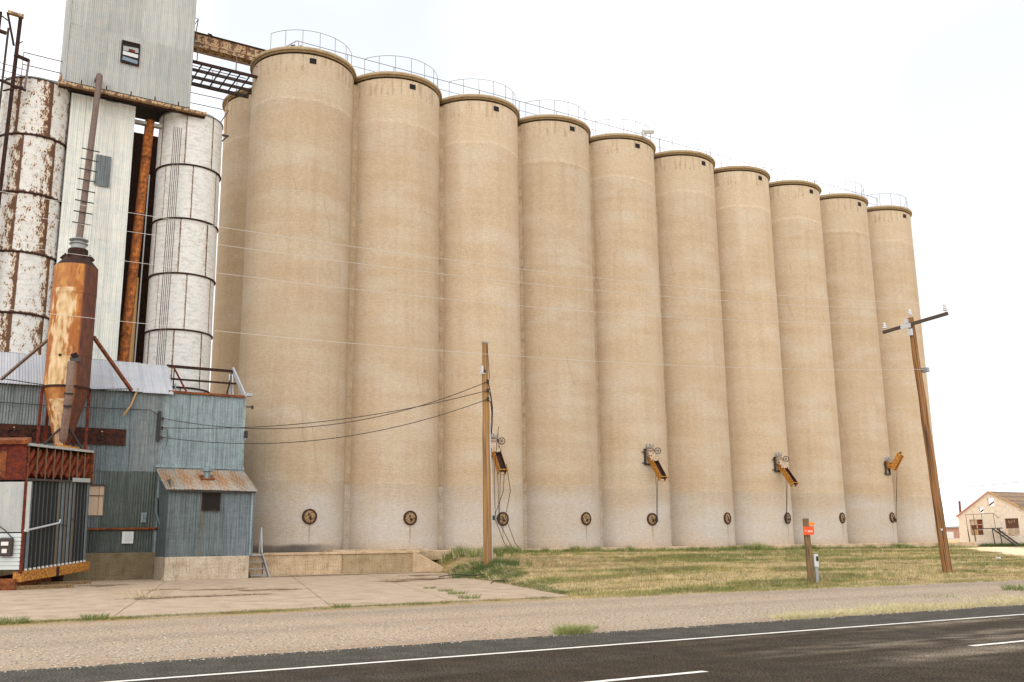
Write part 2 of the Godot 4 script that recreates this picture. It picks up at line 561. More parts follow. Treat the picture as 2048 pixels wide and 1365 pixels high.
	t.grain(s3, 0.5)
	var gm := mat("gravel", t.tex(), 0.95, 6.5)
	gm.vertex_color_use_as_albedo = true
	relief(gm, s1, w, w, 3.5)
	t = Tex.new(w, w, C(124, 116, 106))
	t.layer(s3, 0.58, 0.72, C(196, 178, 154), 0.85)
	t.layer(s1, 0.68, 0.78, C(214, 176, 136), 0.7)
	t.layer(s3, 0.44, 0.25, C(58, 52, 46), 0.85)
	t.grain(s2, 0.25)
	var am := mat("asphalt", t.tex(), 0.95, 5.2)
	am.metallic_specular = 0.22
	am.vertex_color_use_as_albedo = true
	relief(am, s3, w, w, 2.0)
	t = Tex.new(w, w, C(176, 150, 108))
	t.layer(s2, 0.5, 0.8, C(160, 146, 92), 0.7)
	t.layer(s1, 0.55, 0.8, C(178, 156, 112), 0.6)
	t.layer(s1, 0.4, 0.15, C(92, 76, 50), 0.7)
	t.grain(s3, 0.3)
	var em := mat("soil", t.tex(), 0.97, 6.0)
	em.vertex_color_use_as_albedo = true
	tinted("concrete", "silo_joint", Color(1.0, 0.965, 0.9))
	tinted("concrete", "silo_joint_foot", Color(1.02, 1.03, 1.05))
	tinted("rust", "hatch_ring", Color(0.62, 0.66, 0.66))
	var hcov := tinted("peeling", "hatch_cover", Color(0.93, 0.93, 0.88))
	hcov.uv1_scale = Vector3.ONE / 1.1
	var sp := tinted("peeling", "spout_paint", Color(1.12, 1.18, 1.28))
	sp.uv1_scale = Vector3.ONE / 1.2
	tinted("pipe_paint", "stack_paint", Color(0.84, 0.84, 0.84))
	tinted("peeling", "peeling_pale", Color(1.1, 1.12, 1.1))
	tinted("clad", "galv_light", Color(1.04, 1.045, 1.1))
	tinted("clad", "galv_light2", Color(0.98, 0.985, 1.04))
	tinted("rusty_roof", "rusty_roof2", Color(0.92, 0.95, 0.98))
	tinted("rust", "sign_rust", Color(0.5, 0.42, 0.38))
	tinted("rust", "rust_slat", Color(0.95, 0.72, 0.62))
	tinted("galv", "galv_rib", Color(0.56, 0.58, 0.55))
	plain("mullion", C(120, 100, 72), 0.8)
	tinted("galv", "galv_rib_light", Color(0.86, 0.88, 0.89))
	tinted("rusty_roof", "galv_rib_rust", Color(0.62, 0.66, 0.68))
	# --- stucco
	t = Tex.new(w, w, C(214, 202, 186))
	t.layer(a, 0.5, 0.9, C(224, 216, 204), 0.7)
	t.layer(b, 0.62, 0.8, C(164, 142, 122), 0.5)
	t.layer(a, 0.3, 0.1, C(180, 156, 134), 0.6)
	mat("stucco", t.tex(), 0.9, 2.2)
	t = Tex.new(w, w, C(112, 94, 76))
	t.layer(r1, 0.5, 0.7, C(138, 120, 98), 0.7)
	t.layer(b, 0.55, 0.8, C(70, 48, 34), 0.7)
	mat("shingle", t.tex(), 0.92, 2.0)
	# --- tank plates
	for i in 4:
		mat("plate_rusty%d" % i, plate_texture(100 + i * 7, 0.88 + 0.06 * i), 0.7)
		mat("plate_pale%d" % i, plate_texture(200 + i * 7, 0.13 + 0.09 * i), 0.62)
	# --- plain things
	plain("black_iron", C(40, 36, 34), 0.7)
	plain("dark_steel", C(62, 52, 48), 0.75)
	plain("thin_steel", C(108, 92, 84), 0.7)
	plain("grey_steel", C(150, 152, 152), 0.55, 0.3)
	plain("pale_steel", C(196, 198, 200), 0.5, 0.2)
	plain("white_paint", C(216, 214, 208), 0.7)
	plain("road_paint", C(222, 216, 206), 0.8)
	plain("black_void", C(22, 18, 16), 0.95)
	plain("wire_dark", C(48, 42, 40), 0.7)
	plain("wire_bare", C(200, 196, 188), 0.35, 0.2)
	plain("orange_sign", C(228, 78, 18), 0.6)
	plain("orange_tab", C(232, 128, 24), 0.6)
	plain("porcelain", C(206, 206, 204), 0.25)
	plain("tan_board", C(196, 172, 146), 0.8)
	plain("brown_board", C(92, 58, 40), 0.85)
	plain("tan_pipe", C(176, 138, 88), 0.75)
	plain("brick_red_hazed", C(176, 134, 122), 0.9)  # brick colour paled to paint in the distance haze
	plain("crossarm", C(78, 64, 52), 0.85)
	plain("glass_grey", C(120, 134, 146), 0.2, 0.3)
	plain("rust_streak", C(104, 96, 78), 0.9)
	plain("dryer_void", C(20, 17, 15), 0.95)
	plain("siding", C(190, 196, 194), 0.7)
	plain("dirt", C(112, 90, 68), 0.97)
	var gl := plain("glass", Color(0.55, 0.6, 0.62, 0.25), 0.06)
	gl.transparency = BaseMaterial3D.TRANSPARENCY_ALPHA
	var gr := plain("blade", Color.WHITE, 0.8)
	gr.vertex_color_use_as_albedo = true
	gr.backlight_enabled = true
	gr.backlight = Color(0.3, 0.3, 0.2)
	var wd := plain("weed", Color(0.15, 0.19, 0.05).linear_to_srgb(), 0.8)
	wd.backlight_enabled = true
	wd.backlight = Color(0.3, 0.3, 0.2)
	plain("straw", Color(0.5, 0.4, 0.23).linear_to_srgb(), 0.85)
	tinted("shingle", "shingle_pale", Color(1.2, 1.18, 1.15))
	var stn := plain("stone", Color.WHITE, 0.95)
	stn.vertex_color_use_as_albedo = true

# ------------------------------------------------------------------ lie of the land
func verge(x: float) -> float:          # where the lawn and slab end and the gravel lane begins
	return 25.2 + 0.09 * clampf(x, -2.0, 20.0)

func slab_side(z: float) -> float:      # right-hand edge of the concrete apron
	return 5.6 - (z - 6.5) * 0.295

func ground(x: float, z: float) -> float:
	var e := verge(x)
	if z > e: return 0.0
	var slab := 0.03 + (e - maxf(z, 3.0)) * 0.0135
	var yp := 1.2 - 0.006 * clampf(x - 9.0, 0.0, 60.0)
	var lawn := yp * clampf((e - z) / (e - 3.6), 0.0, 1.0)
	var d := x - slab_side(clampf(z, 3.0, 30.0))
	if z < 5.0 and x < 10.0: d = minf(d, x - 5.4 + (5.0 - z) * 0.0)
	return lerpf(slab, lawn, smoothstep(-0.1, 1.2, d))

func sky_image() -> Image:
	var w := 512; var h := 256
	var n := FastNoiseLite.new()
	n.seed = 13
	n.frequency = 1.3
	n.fractal_octaves = 5
	var sun := Vector3(0.67, 0.37, -0.75).normalized()
	var im := Image.create(w, h, false, Image.FORMAT_RGBF)
	for j in h:
		var el := PI * (0.5 - (j + 0.5) / h)
		for i in w:
			var az := TAU * ((i + 0.5) / w - 0.5)
			var d := Vector3(sin(az) * cos(el), sin(el), -cos(az) * cos(el))
			var up := maxf(d.y, 0.0)
			var c := Vector3(0.52, 0.54, 0.57).lerp(Vector3(0.245, 0.26, 0.285), pow(up, 0.38))
			var cl := n.get_noise_3d(d.x * 0.55 / (0.4 + up), up * 0.8, d.z * 0.55 / (0.4 + up)) * 0.5 + 0.5
			var k := smoothstep(0.36, 0.56, cl)
			c = c.lerp(Vector3(0.70, 0.695, 0.685), k * 0.88)
			var ang := acos(clampf(d.dot(sun), -1.0, 1.0))
			c += Vector3(1.0, 0.96, 0.90) * (0.9 * exp(-ang * ang / 0.11) + 0.08 * exp(-ang / 0.6))
			if d.y < 0.0: c = Vector3(0.26, 0.23, 0.19)
			im.set_pixel(i, j, Color(c.x, c.y, c.z))
	return im

func _ready():
	rng.seed = 7
	# ---------------- camera, sky, sun, exposure
	var cam := Camera3D.new()
	cam.name = "camera"
	cam.fov = 38.966
	cam.near = 0.1
	cam.far = 2500.0
	cam.transform = Transform3D(Basis.from_euler(Vector3(deg_to_rad(11.9216), deg_to_rad(-32.1987), deg_to_rad(-0.7338))), Vector3(-17.261, 1.6, 49.5375))
	add_child(cam)
	var env := Environment.new()
	env.background_mode = Environment.BG_SKY
	var sky := Sky.new()
	var pano := PanoramaSkyMaterial.new()
	pano.panorama = ImageTexture.create_from_image(sky_image())
	sky.sky_material = pano
	env.sky = sky
	env.ambient_light_source = Environment.AMBIENT_SOURCE_SKY
	env.tonemap_mode = Environment.TONE_MAPPER_LINEAR
	env.tonemap_exposure = 3.0
	env.sdfgi_enabled = true
	env.ssao_enabled = true
	env.ssil_enabled = true
	var we := WorldEnvironment.new()
	we.name = "world_environment"
	we.environment = env
	add_child(we)
	var sun := DirectionalLight3D.new()
	sun.name = "sun"
	sun.light_color = Color(1.0, 0.93, 0.82)
	sun.light_energy = 1.0
	sun.light_angular_distance = 0.6
	sun.shadow_enabled = true
	add_child(sun)
	sun.look_at_from_position(Vector3(0.67, 0.37, -0.75) * 100.0, Vector3.ZERO, Vector3.UP)

	soil_noise.seed = 3
	soil_noise.frequency = 0.09
	soil_noise.fractal_octaves = 4
	make_materials()
	build_land()
	build_silos()
	build_headhouse()
	build_warehouse()
	build_dryer()
	build_dock()
	build_poles()
	build_far_things()
	build_grass()

# ================================================================== land
func sheet(called: String, xs: Array, zs: Callable, nz_: int, m: Material, lift: float, col: Callable, parent: Node3D = self) -> MeshInstance3D:
	# a sheet that follows the ground; zs(x, t) gives z for t in 0..1
	var st := SurfaceTool.new()
	st.begin(Mesh.PRIMITIVE_TRIANGLES)
	for i in xs.size():
		for j in nz_ + 1:
			var x: float = xs[i]
			var z: float = zs.call(x, float(j) / nz_)
			st.set_color(col.call(x, z))
			st.set_uv(Vector2(x, z))
			st.add_vertex(Vector3(x, ground(x, z) + lift, z))
	for i in xs.size() - 1:
		for j in nz_:
			var a := i * (nz_ + 1) + j; var b := a + 1; var c := a + nz_ + 2; var d := a + nz_ + 1
			st.add_index(a); st.add_index(c); st.add_index(b)
			st.add_index(a); st.add_index(d); st.add_index(c)
	st.generate_normals()
	return obj(called, st.commit(), m, parent)

func steps(a: float, b: float, d: float) -> Array:
	var o := []
	var n := int(ceil((b - a) / d))
	for i in n + 1: o.append(a + (b - a) * i / n)
	return o

func edge_line(x: float) -> float: return 37.15 + 0.05 * x
func asphalt_edge(x: float) -> float: return 35.2 + 0.055 * x + 0.12 * soil_noise.get_noise_2d(x * 9.0, 3.0) + 0.06 * soil_noise.get_noise_2d(x * 40.0, 9.0)

func build_land():
	var xs := [-500.0, -250.0, -120.0, -80.0, -60.0, -45.0, -35.0] + steps(-30.0, 70.0, 0.7) + [73.0, 78.0, 85.0, 95.0, 110.0, 130.0, 160.0, 210.0, 300.0, 450.0, 700.0, 1100.0]
	var zl := [-1100.0, -600.0, -350.0, -200.0, -120.0, -80.0, -50.0, -30.0, -18.0, -10.0, -6.0] + steps(-4.0, 36.0, 0.7) + [40.0, 46.0, 52.0, 60.0, 80.0, 120.0, 200.0]
	var zn := zl.size() - 1
	var soil := func(x: float, z: float) -> Color:
		var n := soil_noise.get_noise_2d(x * 1.1, z * 2.6)
		if z > verge(x) - 0.3: return Color(0.8, 0.78, 0.75)
		if x < slab_side(z): return Color(0.45, 0.42, 0.38)
		return Color(0.95, 0.92, 0.86).lerp(Color(0.72, 0.72, 0.5), clampf(0.5 + n * 1.6, 0.0, 1.0))
	var o := sheet("ground", xs, func(_x: float, t: float) -> float: return zl[int(round(t * zn))], zn, M.soil, 0.0, soil)
	o.set_meta("kind", "structure")
	# gravel lane beside the road
	o = sheet("gravel_lane", [-150.0, -90.0, -60.0] + steps(-45.0, 70.0, 0.4) + [80.0, 100.0, 130.0, 180.0],
		func(x: float, t: float) -> float:
			var z0 := verge(x) + 0.22 * soil_noise.get_noise_2d(x * 7.0, 40.0) + 0.06 * soil_noise.get_noise_2d(x * 30.0, 77.0)
			return lerpf(z0, asphalt_edge(x) + 0.35, t),
		26, M.gravel, 0.006,
		func(x: float, z: float) -> Color:
			var t := (z - verge(x)) / 9.5
			var n := soil_noise.get_noise_2d(x * 0.7, z * 5.0)
			var c := Color(0.84, 0.8, 0.75).lerp(Color(0.62, 0.61, 0.61), clampf(1.2 - absf(t - 0.17) * 6.0 + n, 0.0, 1.0)).lerp(Color(0.66, 0.63, 0.6), clampf(1.1 - absf(t - 0.55) * 9.0 + n, 0.0, 1.0))
			c = c.lerp(Color(0.98, 0.9, 0.8), clampf(0.3 + n * 1.6, 0.0, 1.0) * 0.6)
			return c.lerp(Color(0.62, 0.52, 0.42), clampf((t - 0.9) * 5.0 + n, 0.0, 0.5)))
	o.set_meta("kind", "structure")
	# asphalt: shoulder and lanes in one sheet
	o = sheet("road", [-150.0, -90.0, -60.0] + steps(-40.0, 60.0, 0.25) + [65.0, 75.0, 100.0, 130.0, 180.0],
		func(x: float, t: float) -> float: return lerpf(asphalt_edge(x), 45.5 + 0.05 * x, t * t * 0.4 + t * 0.6),
		60, M.asphalt, 0.012,
		func(x: float, z: float) -> Color:
			var d := z - edge_line(x)
			var n := soil_noise.get_noise_2d(x * 0.8, z * 9.0)
			var c := Color(0.34, 0.37, 0.39) if d < 0.0 else Color(0.215, 0.19, 0.165)
			if d >= 0.0: c = c.lerp(Color(0.27, 0.265, 0.26), clampf(0.3 + n * 1.6, 0.0, 1.0) * (1.0 if d < 2.4 else 0.25))
			if d < 0.0 and d > -0.2: c = c.lerp(Color(0.22, 0.2, 0.18), 0.6)
			# pale patchy bands along the road, fading in along x
			var m := soil_noise.get_noise_2d(x * 2.0 + 30.0, z * 20.0) + 0.7 * soil_noise.get_noise_2d(x * 9.0, z * 60.0)
			var band := exp(-pow((d - 2.4) / 0.5, 2.0)) + exp(-pow((d - 3.9) / 0.6, 2.0)) + 0.5 * exp(-pow((d - 0.5) / 0.3, 2.0))
			var on := clampf((x + 7.5) / 6.0, 0.0, 1.0) * band
			c = c.lerp(Color(1.0, 0.97, 0.93), clampf(on * (0.5 + 2.2 * m), 0.0, 0.92))
			return c)
	o.set_meta("kind", "structure")
	# painted lines
	var line := func(x0: float, x1: float, off: float, wd: float):
		var l := sheet("road_line", steps(x0, x1, 0.12), func(x: float, t: float) -> float: return edge_line(x) + off + wd * (t - 0.5) + 0.02 * soil_noise.get_noise_2d(x * 60.0, t * 500.0 + off * 90.0), 1, M.road_paint, 0.017, func(_x: float, _z: float) -> Color: return Color.WHITE)
		l.set_meta("kind", "structure")
	line.call(-40.0, 60.0, 0.0, 0.13)
	for x in [-17.0, -11.6, -3.35, 4.9, 13.1, 21.4]:
		line.call(x, x + 3.1, 3.35, 0.13)
	# pale dirt drive, its near edge drawn along the shadow edge of the silos
	o = sheet("lit_dirt_drive", steps(28.0, 82.0, 1.0), func(x: float, t: float) -> float:
		var z0 := (53.8 - x) / 0.9 + 0.5 * soil_noise.get_noise_2d(x * 3.0, 70.0)
		return lerpf(maxf(z0, -9.0 + 0.0 * x), maxf(25.6, z0 + 0.1), t), 30, M.gravel, 0.008,
		func(x: float, z: float) -> Color:
			return Color(1.15, 1.06, 0.82) * (1.0 + 0.25 * soil_noise.get_noise_2d(x * 1.5, z * 3.0)))
	o.set_meta("kind", "structure")
	# concrete apron: slabs with open joints
	var cuts_s := [-16.0, -7.4, -2.0, 1.6, 5.6]
	for i in cuts_s.size() - 1:
		for part in [[0.0, 0.72], [0.72, 1.0]]:
			var s0: float = cuts_s[i]; var s1: float = cuts_s[i + 1]
			var z_back := 5.05
			var st := MB.new()
			var nu := 10; var nv := 14
			var P := []
			for a in nu + 1:
				var row := []
				for b in nv + 1:
					var t: float = lerpf(part[0], part[1], float(b) / nv)
					var s := lerpf(s0, s1, float(a) / nu)
					if a == 0 and i > 0: s += 0.014 + 0.008 * sin(t * 40.0 + i)
					if a == nu: s -= 0.014 + 0.008 * sin(t * 31.0 + i * 2.0) + (0.12 * absf(soil_noise.get_noise_2d(t * 90.0, 8.0)) if i == 3 else 0.0)
					if b == 0 and part[0] > 0.0: t += 0.0007
					if b == nv and part[1] < 1.0: t -= 0.0007
					var x0 := s
					var z1 := verge(x0 - 5.0) - 0.1 - 0.25 * absf(soil_noise.get_noise_2d(s * 12.0, 5.0))
					var z := lerpf(z_back, z1, t)
					if z > 24.0 and b == nv: z += 0.0
					var x := s - (z - 6.5) * 0.295
					row.append(Vector3(x, 0.03 + (25.2 - z) * 0.0135 + 0.035, z))
				P.append(row)
			for a in nu:
				for b in nv:
					st.quad(P[a][b], P[a][b + 1], P[a + 1][b + 1], P[a + 1][b])
			var dn := Vector3(0, -0.14, 0)
			for b in nv:
				st.quad(P[0][b] + dn, P[0][b + 1] + dn, P[0][b + 1], P[0][b])
				st.quad(P[nu][b + 1] + dn, P[nu][b] + dn, P[nu][b], P[nu][b + 1])
			for a in nu:
				st.quad(P[a][nv] + dn, P[a + 1][nv] + dn, P[a + 1][nv], P[a][nv])
			var sl := struct("concrete_slab", st.done(), M.slab)
			sl.set_meta("label", "concrete slab of the cracked apron")

# ================================================================== silos
func build_silos():
	var sh := MB.new()
	sh.lathe([Vector2(R, 0.0), Vector2(R, 9.0), Vector2(R, 18.0), Vector2(R, 26.66)], 72)
	var shell := sh.done()
	var rm := MB.new()
	rm.lathe([Vector2(R - 0.01, 28.12), Vector2(R + 0.03, 28.15), Vector2(R + 0.04, 28.19), Vector2(RR - 0.02, 28.205), Vector2(RR, 28.23), Vector2(RR + 0.005, 28.32), Vector2(RR - 0.03, 28.39), Vector2(RR - 0.09, TOP), Vector2(R - 0.25, TOP), Vector2(R - 0.25, 28.0)], 72)
	var rim := rm.done()
	var rf := MB.new()
	rf.lathe([Vector2(R - 0.2, 28.15), Vector2(0.6, 28.45), Vector2(0.0, 28.46)], 36)
	var roof := rf.done()
	var hatch_deg := [1.8, 0.9, 3.7, 7.3, -3.9, 12.7, 13.3, 13.1, 12.0, 0.0]
	var vent_deg := [-9.8, -0.9, 0.4, 2.6, -2.2, 5.2, 4.6, 1.9, 1.4, 1.7]
	var labels := [
		"tan concrete silo beside the blue metal shed, with black mould along its foot",
		"tan concrete silo above the right half of the low loading dock, without spout",
		"tan concrete silo behind the short wooden pole, its rusty spout beside the pole",
		"tan concrete silo without spout, between the short pole and the floodlit silo",
		"tan concrete silo that carries a grey floodlight box on its rim",
		"tan concrete silo without spout, next to the right of the floodlight silo",
		"tan concrete silo with a lowered rusty spout, just left of the orange sign post",
		"tan concrete silo without spout, directly behind the post with the orange sign",
		"tan concrete silo whose rusty spout is tipped up, second from the right end",
		"rightmost tan concrete silo, behind the tall leaning pole with the crossarm"]
	for k in 10:
		var o := thing("grain_silo", labels[k], "silo", Vector3(k * S, 0, 0), Basis(), "front row of concrete grain silos")
		obj("shell", shell, M["silo%d" % [0, 1, 2, 3, 4, 1, 2, 4, 3, 1][k]], o, Vector3(0, BASE, 0), Basis(Vector3.UP, deg_to_rad(hatch_deg[k])))
		obj("rim", rim, M.rim, o, Vector3(0, 0.003 * (k % 2), 0))
		obj("roof", roof, M.concrete_grey, o)
		if k < 9:
			var j := MB.new()
			j.bevel_box(Vector3(0, 0, 0), Vector3(0.56, 23.0, 0.6), 0.03)
			obj("joint_wall", j.done(), M.silo_joint, o, Vector3(S * 0.5, BASE + 15.0, 0.74))
			var jf := MB.new()
			jf.bevel_box(Vector3(0, 0, 0), Vector3(0.56, 3.5, 0.6), 0.03)
			obj("joint_foot", jf.done(), M.silo_joint_foot, o, Vector3(S * 0.5, BASE + 1.75, 0.742))
		if k < 9: _hatch(o, deg_to_rad(hatch_deg[k]), [3.09, 3.04, 3.01, 3.04, 3.02, 3.1, 3.13, 3.16, 3.21, 3.1][k], k)
		var vd := deg_to_rad(vent_deg[k])
		bx("vent", Vector3(sin(vd), 0, cos(vd)) * (R - 0.02) + Vector3.UP * 27.66, Vector3(0.36, 0.3, 0.09), M.black_void, o, Basis(Vector3.UP, vd))
		_guard_rail(o, k)
	_spout(get_node("grain_silo_002"), -9.1, 6.95, false)
	_spout(get_node("grain_silo_004"), -5.3, 6.85, false)
	_spout(get_node("grain_silo_006"), -0.6, 6.75, false)
	_spout(get_node("grain_silo_008"), 10.4, 6.85, true)
	# the back row shows only at its left end
	var bk := thing("grain_silo", "half hidden tan silo of the back row, left of all the front silos", "silo", Vector3(0, 0, -S), Basis())
	obj("shell", shell, M.silo1, bk, Vector3(0, BASE, 0), Basis(Vector3.UP, 2.0))
	obj("rim", rim, M.rim, bk, Vector3(0, 0.006, 0))
	obj("roof", roof, M.concrete_grey, bk)
	# plinth along the row
	var pl := MB.new()
	pl.bevel_box(Vector3(0, 0, 0), Vector3(51.0, 0.5, 1.5), 0.03)
	tag(obj("plinth", pl.done(), M.concrete_tan, self, Vector3(29.3, BASE - 0.25, 2.55)), "long low concrete ledge under the silos behind the weeds", "ledge")
	# walkway rail on the silo roofs
	var wr := thing("walkway_railing", "thin straight two-bar railing running along the silo tops", "railing", Vector3(-0.6, 28.4, 0.35))
	rod("top_bar", [Vector3(0, 1.62, 0), Vector3(51.2, 1.62, 0), Vector3(51.25, 1.2, 0)], 0.018, M.thin_steel, wr)
	rod("middle_bar", [Vector3(0, 0.98, 0), Vector3(51.2, 0.98, 0)], 0.014, M.thin_steel, wr)
	for i in 18:
		rod("post", [Vector3(0.1 + i * 3.0, -0.1, 0), Vector3(0.1 + i * 3.0, 1.62, 0)], 0.018, M.thin_steel, wr)
	rod("end_brace", [Vector3(-1.0, 1.0, -0.9), Vector3(0, 1.62, 0)], 0.024, M.thin_steel, wr)
	# conveyor housing behind the rims
	var cv := thing("roof_conveyor", "low rusty conveyor housing lying on the silo roofs behind the railing", "conveyor", Vector3(25.2, 28.95, -1.0))
	bx("housing", Vector3.ZERO, Vector3(51.0, 0.6, 0.7), M.peeling, cv)
	bx("lid", Vector3(0, 0.32, 0), Vector3(51.2, 0.05, 0.85), M.rust_dark, cv)
	# floodlight
	var fl := thing("floodlight", "grey floodlight box mounted on a silo rim", "floodlight", Vector3(22.72, 28.4, 2.86), Basis(Vector3.UP, 0.25))
	bx("bracket", Vector3(-0.05, 0.1, 0.12), Vector3(0.1, 0.55, 0.1), M.grey_steel, fl)
	var fb := MB.new()
	fb.bevel_box(Vector3.ZERO, Vector3(0.95, 0.3, 0.42), 0.05)
	obj("housing", fb.done(), M.pale_steel, fl, Vector3(0.35, 0.42, 0.25), Basis.from_euler(Vector3(0.5, 0.1, 0.35)))
	bx("arm", Vector3(-0.1, 0.1, 0.22), Vector3(0.42, 0.36, 0.09), M.pale_steel, fl, Basis(Vector3.BACK, 0.5))

func _hatch(o: Node3D, a: float, y: float, k: int):
	var b := Basis(Vector3.UP, a) * Basis(Vector3.RIGHT, PI * 0.5)
	var c := Vector3(sin(a), 0, cos(a)) * (R - 0.03) + Vector3.UP * y
	var ring := MB.new()
	ring.lathe([Vector2(0.385, 0.0), Vector2(0.385, 0.09), Vector2(0.36, 0.11), Vector2(0.31, 0.11), Vector2(0.3, 0.05)], 28)
	var h := obj("manhole", ring.done(), M.hatch_ring, o, c, b)
	var cv := MB.new()
	cv.lathe([Vector2(0.315, 0.06), Vector2(0.27, 0.085), Vector2(0.15, 0.105), Vector2(0.0, 0.11)], 24)
	obj("cover", cv.done(), M.hatch_cover, h)
	bx("clamp", Vector3(0.02, 0.13, 0.08), Vector3(0.1, 0.04, 0.16), M.rust_dark, h, Basis(Vector3.UP, k * 0.8))
	bx("latch", Vector3(-0.05, 0.12, -0.1), Vector3(0.16, 0.03, 0.04), M.rust_dark, h, Basis(Vector3.UP, 0.6 + k))
	for i in 8:
		var t := TAU * i / 8.0 + k
		bx("bolt", Vector3(sin(t) * 0.345, 0.12, cos(t) * 0.345), Vector3(0.03, 0.03, 0.03), M.rust_dark, h)

func _guard_rail(o: Node3D, k: int):
	var g := Node3D.new()
	g.name = "guard_rail"
	o.add_child(g)
	var pts := []
	var a0 := -1.08; var a1 := 1.02
	for i in 25:
		var a := lerpf(a0, a1, i / 24.0)
		pts.append(Vector3(sin(a) * 2.72, 29.5, cos(a) * 2.72))
	rod("rail", pts, 0.014, M.thin_steel, g, 5)
	for i in 7:
		var a := lerpf(a0, a1, i / 6.0)
		var p := Vector3(sin(a) * 2.72, 28.36, cos(a) * 2.72)
		rod("post", [p, p + Vector3(0, 1.14, 0)], 0.015, M.thin_steel, g, 5)

func _spout(o: Node3D, deg: float, y: float, up: bool):
	var a := deg_to_rad(deg)
	var s := Node3D.new()
	s.name = "spout"
	o.add_child(s)
	s.transform = Transform3D(Basis(Vector3.UP, a), Vector3(sin(a) * R, y, cos(a) * R))
	var f := MB.new()
	f.box(Vector3(-0.3, 0.0, 0.05), Vector3(0.1, 0.95, 0.12)); f.box(Vector3(0.3, 0.0, 0.05), Vector3(0.08, 0.95, 0.12))
	f.box(Vector3(0, -0.46, 0.06), Vector3(0.7, 0.1, 0.1)); f.box(Vector3(0, 0.46, 0.06), Vector3(0.7, 0.1, 0.1))
	f.box(Vector3(-0.4, 0.3, 0.04), Vector3(0.22, 0.06, 0.05)); f.box(Vector3(-0.4, -0.38, 0.04), Vector3(0.22, 0.06, 0.05))
	obj("wall_frame", f.done(), M.dark_steel, s)
	var br := MB.new()
	br.box(Vector3(0.0, 0.62, 0.16), Vector3(0.5, 0.05, 0.16)); br.box(Vector3(-0.2, 0.7, 0.16), Vector3(0.05, 0.2, 0.1))
	br.box(Vector3(0.05, 0.7, 0.2), Vector3(0.05, 0.24, 0.08), Basis(Vector3.BACK, 0.5)); br.box(Vector3(0.24, 0.7, 0.2), Vector3(0.05, 0.24, 0.08), Basis(Vector3.BACK, -0.4))
	obj("gear_bracket", br.done(), M.grey_steel, s)
	var hd := MB.new()
	hd.hexa([Vector3(-0.2, 0.05, 0.1), Vector3(0.2, 0.05, 0.1), Vector3(0.2, 0.5, 0.08), Vector3(-0.2, 0.5, 0.08), Vector3(-0.24, -0.1, 0.52), Vector3(0.24, -0.1, 0.52), Vector3(0.2, 0.4, 0.3), Vector3(-0.2, 0.4, 0.3)])
	obj("hood", hd.done(), M.spout_paint if not up else M.yellow_rust, s)
	# trough: floor, two cheeks, a nose
	var p := Vector3(0, -0.02, 0.22); var q := Vector3(0.16, -1.42, 1.32)
	if up:
		p = Vector3(0.12, -0.05, 0.45); q = Vector3(0.42, 0.95, 0.95)
	var d := (q - p).normalized()
	var x := Vector3.RIGHT
	if up: x = (Vector3.RIGHT - d * d.x).normalized()
	var n := d.cross(x).normalized()          # points away from the opening
	if n.y > 0.0 and not up: n = -n
	var tr := MB.new()
	var L := (q - p).length()
	var bs := Basis(x, n, x.cross(n))
	var mid := (p + q) * 0.5
	tr.box(mid - x * 0.205, Vector3(0.025, 0.4, L + 0.1), bs)
	tr.box(mid + x * 0.205, Vector3(0.025, 0.34, L + 0.1), bs)
	tr.box(q - n * 0.17, Vector3(0.46, 0.04, 0.05), bs)
	tr.quad(q - x * 0.2 + n * 0.2, q + x * 0.2 + n * 0.2, q + x * 0.16 + n * 0.02 + d * 0.22, q - x * 0.16 + n * 0.02 + d * 0.22)
	var fl := MB.new()
	fl.box(mid + n * 0.02 - x * 0.0, Vector3(0.39, 0.03, L), bs)
	fl.box(mid + x * 0.19 - n * 0.08, Vector3(0.012, 0.2, L), bs)
	obj("trough_floor", fl.done(), M.rust_dark if not up else M.yellow_rust, s)
	obj("trough", tr.done(), M.yellow_rust, s)
	if not up:
		var ap := MB.new()
		ap.hexa([Vector3(-0.24, -0.3, 0.55), Vector3(0.24, -0.3, 0.55), Vector3(0.24, -0.08, 0.54), Vector3(-0.24, -0.08, 0.54), Vector3(-0.24, -0.28, 0.62), Vector3(0.24, -0.28, 0.62), Vector3(0.24, -0.06, 0.58), Vector3(-0.24, -0.06, 0.58)])
		obj("apron", ap.done(), M.spout_paint, s)
	var wh := MB.new()
	var ring := []
	for i in 17: ring.append(Vector3(0, sin(TAU * i / 16.0), cos(TAU * i / 16.0)) * 0.19)
	wh.tube(ring, 0.022, 6, -1.0, false)
	for i in 3:
		var t := PI * i / 3.0
		wh.beam(Vector3(0, sin(t), cos(t)) * 0.19, Vector3(0, -sin(t), -cos(t)) * 0.19, 0.025, 0.025, Vector3.RIGHT)
	obj("handwheel", wh.done(), M.dark_steel, s, Vector3(0.42, 0.36, 0.42), Basis(Vector3.UP, 0.9))
	rod("shaft", [Vector3(-0.3, 0.36, 0.38), Vector3(0.44, 0.36, 0.4)], 0.02, M.dark_steel, s)
	var drop := 3.75
	rod("pull_rope", [Vector3(-0.02, -0.7, 0.7), Vector3(0.14, -2.0, 0.5), Vector3(0.3, -drop, 0.18)], 0.016, M.wire_dark, s, 5)
	rod("pull_rope", [Vector3(0.3, -0.2, 0.62), Vector3(0.3, -2.0, 0.4), Vector3(0.34, -drop, 0.18)], 0.016, M.wire_dark, s, 5)
	bx("counterweight", Vector3(0.32, -drop - 0.1, 0.16), Vector3(0.11, 0.28, 0.09), M.black_iron, s)

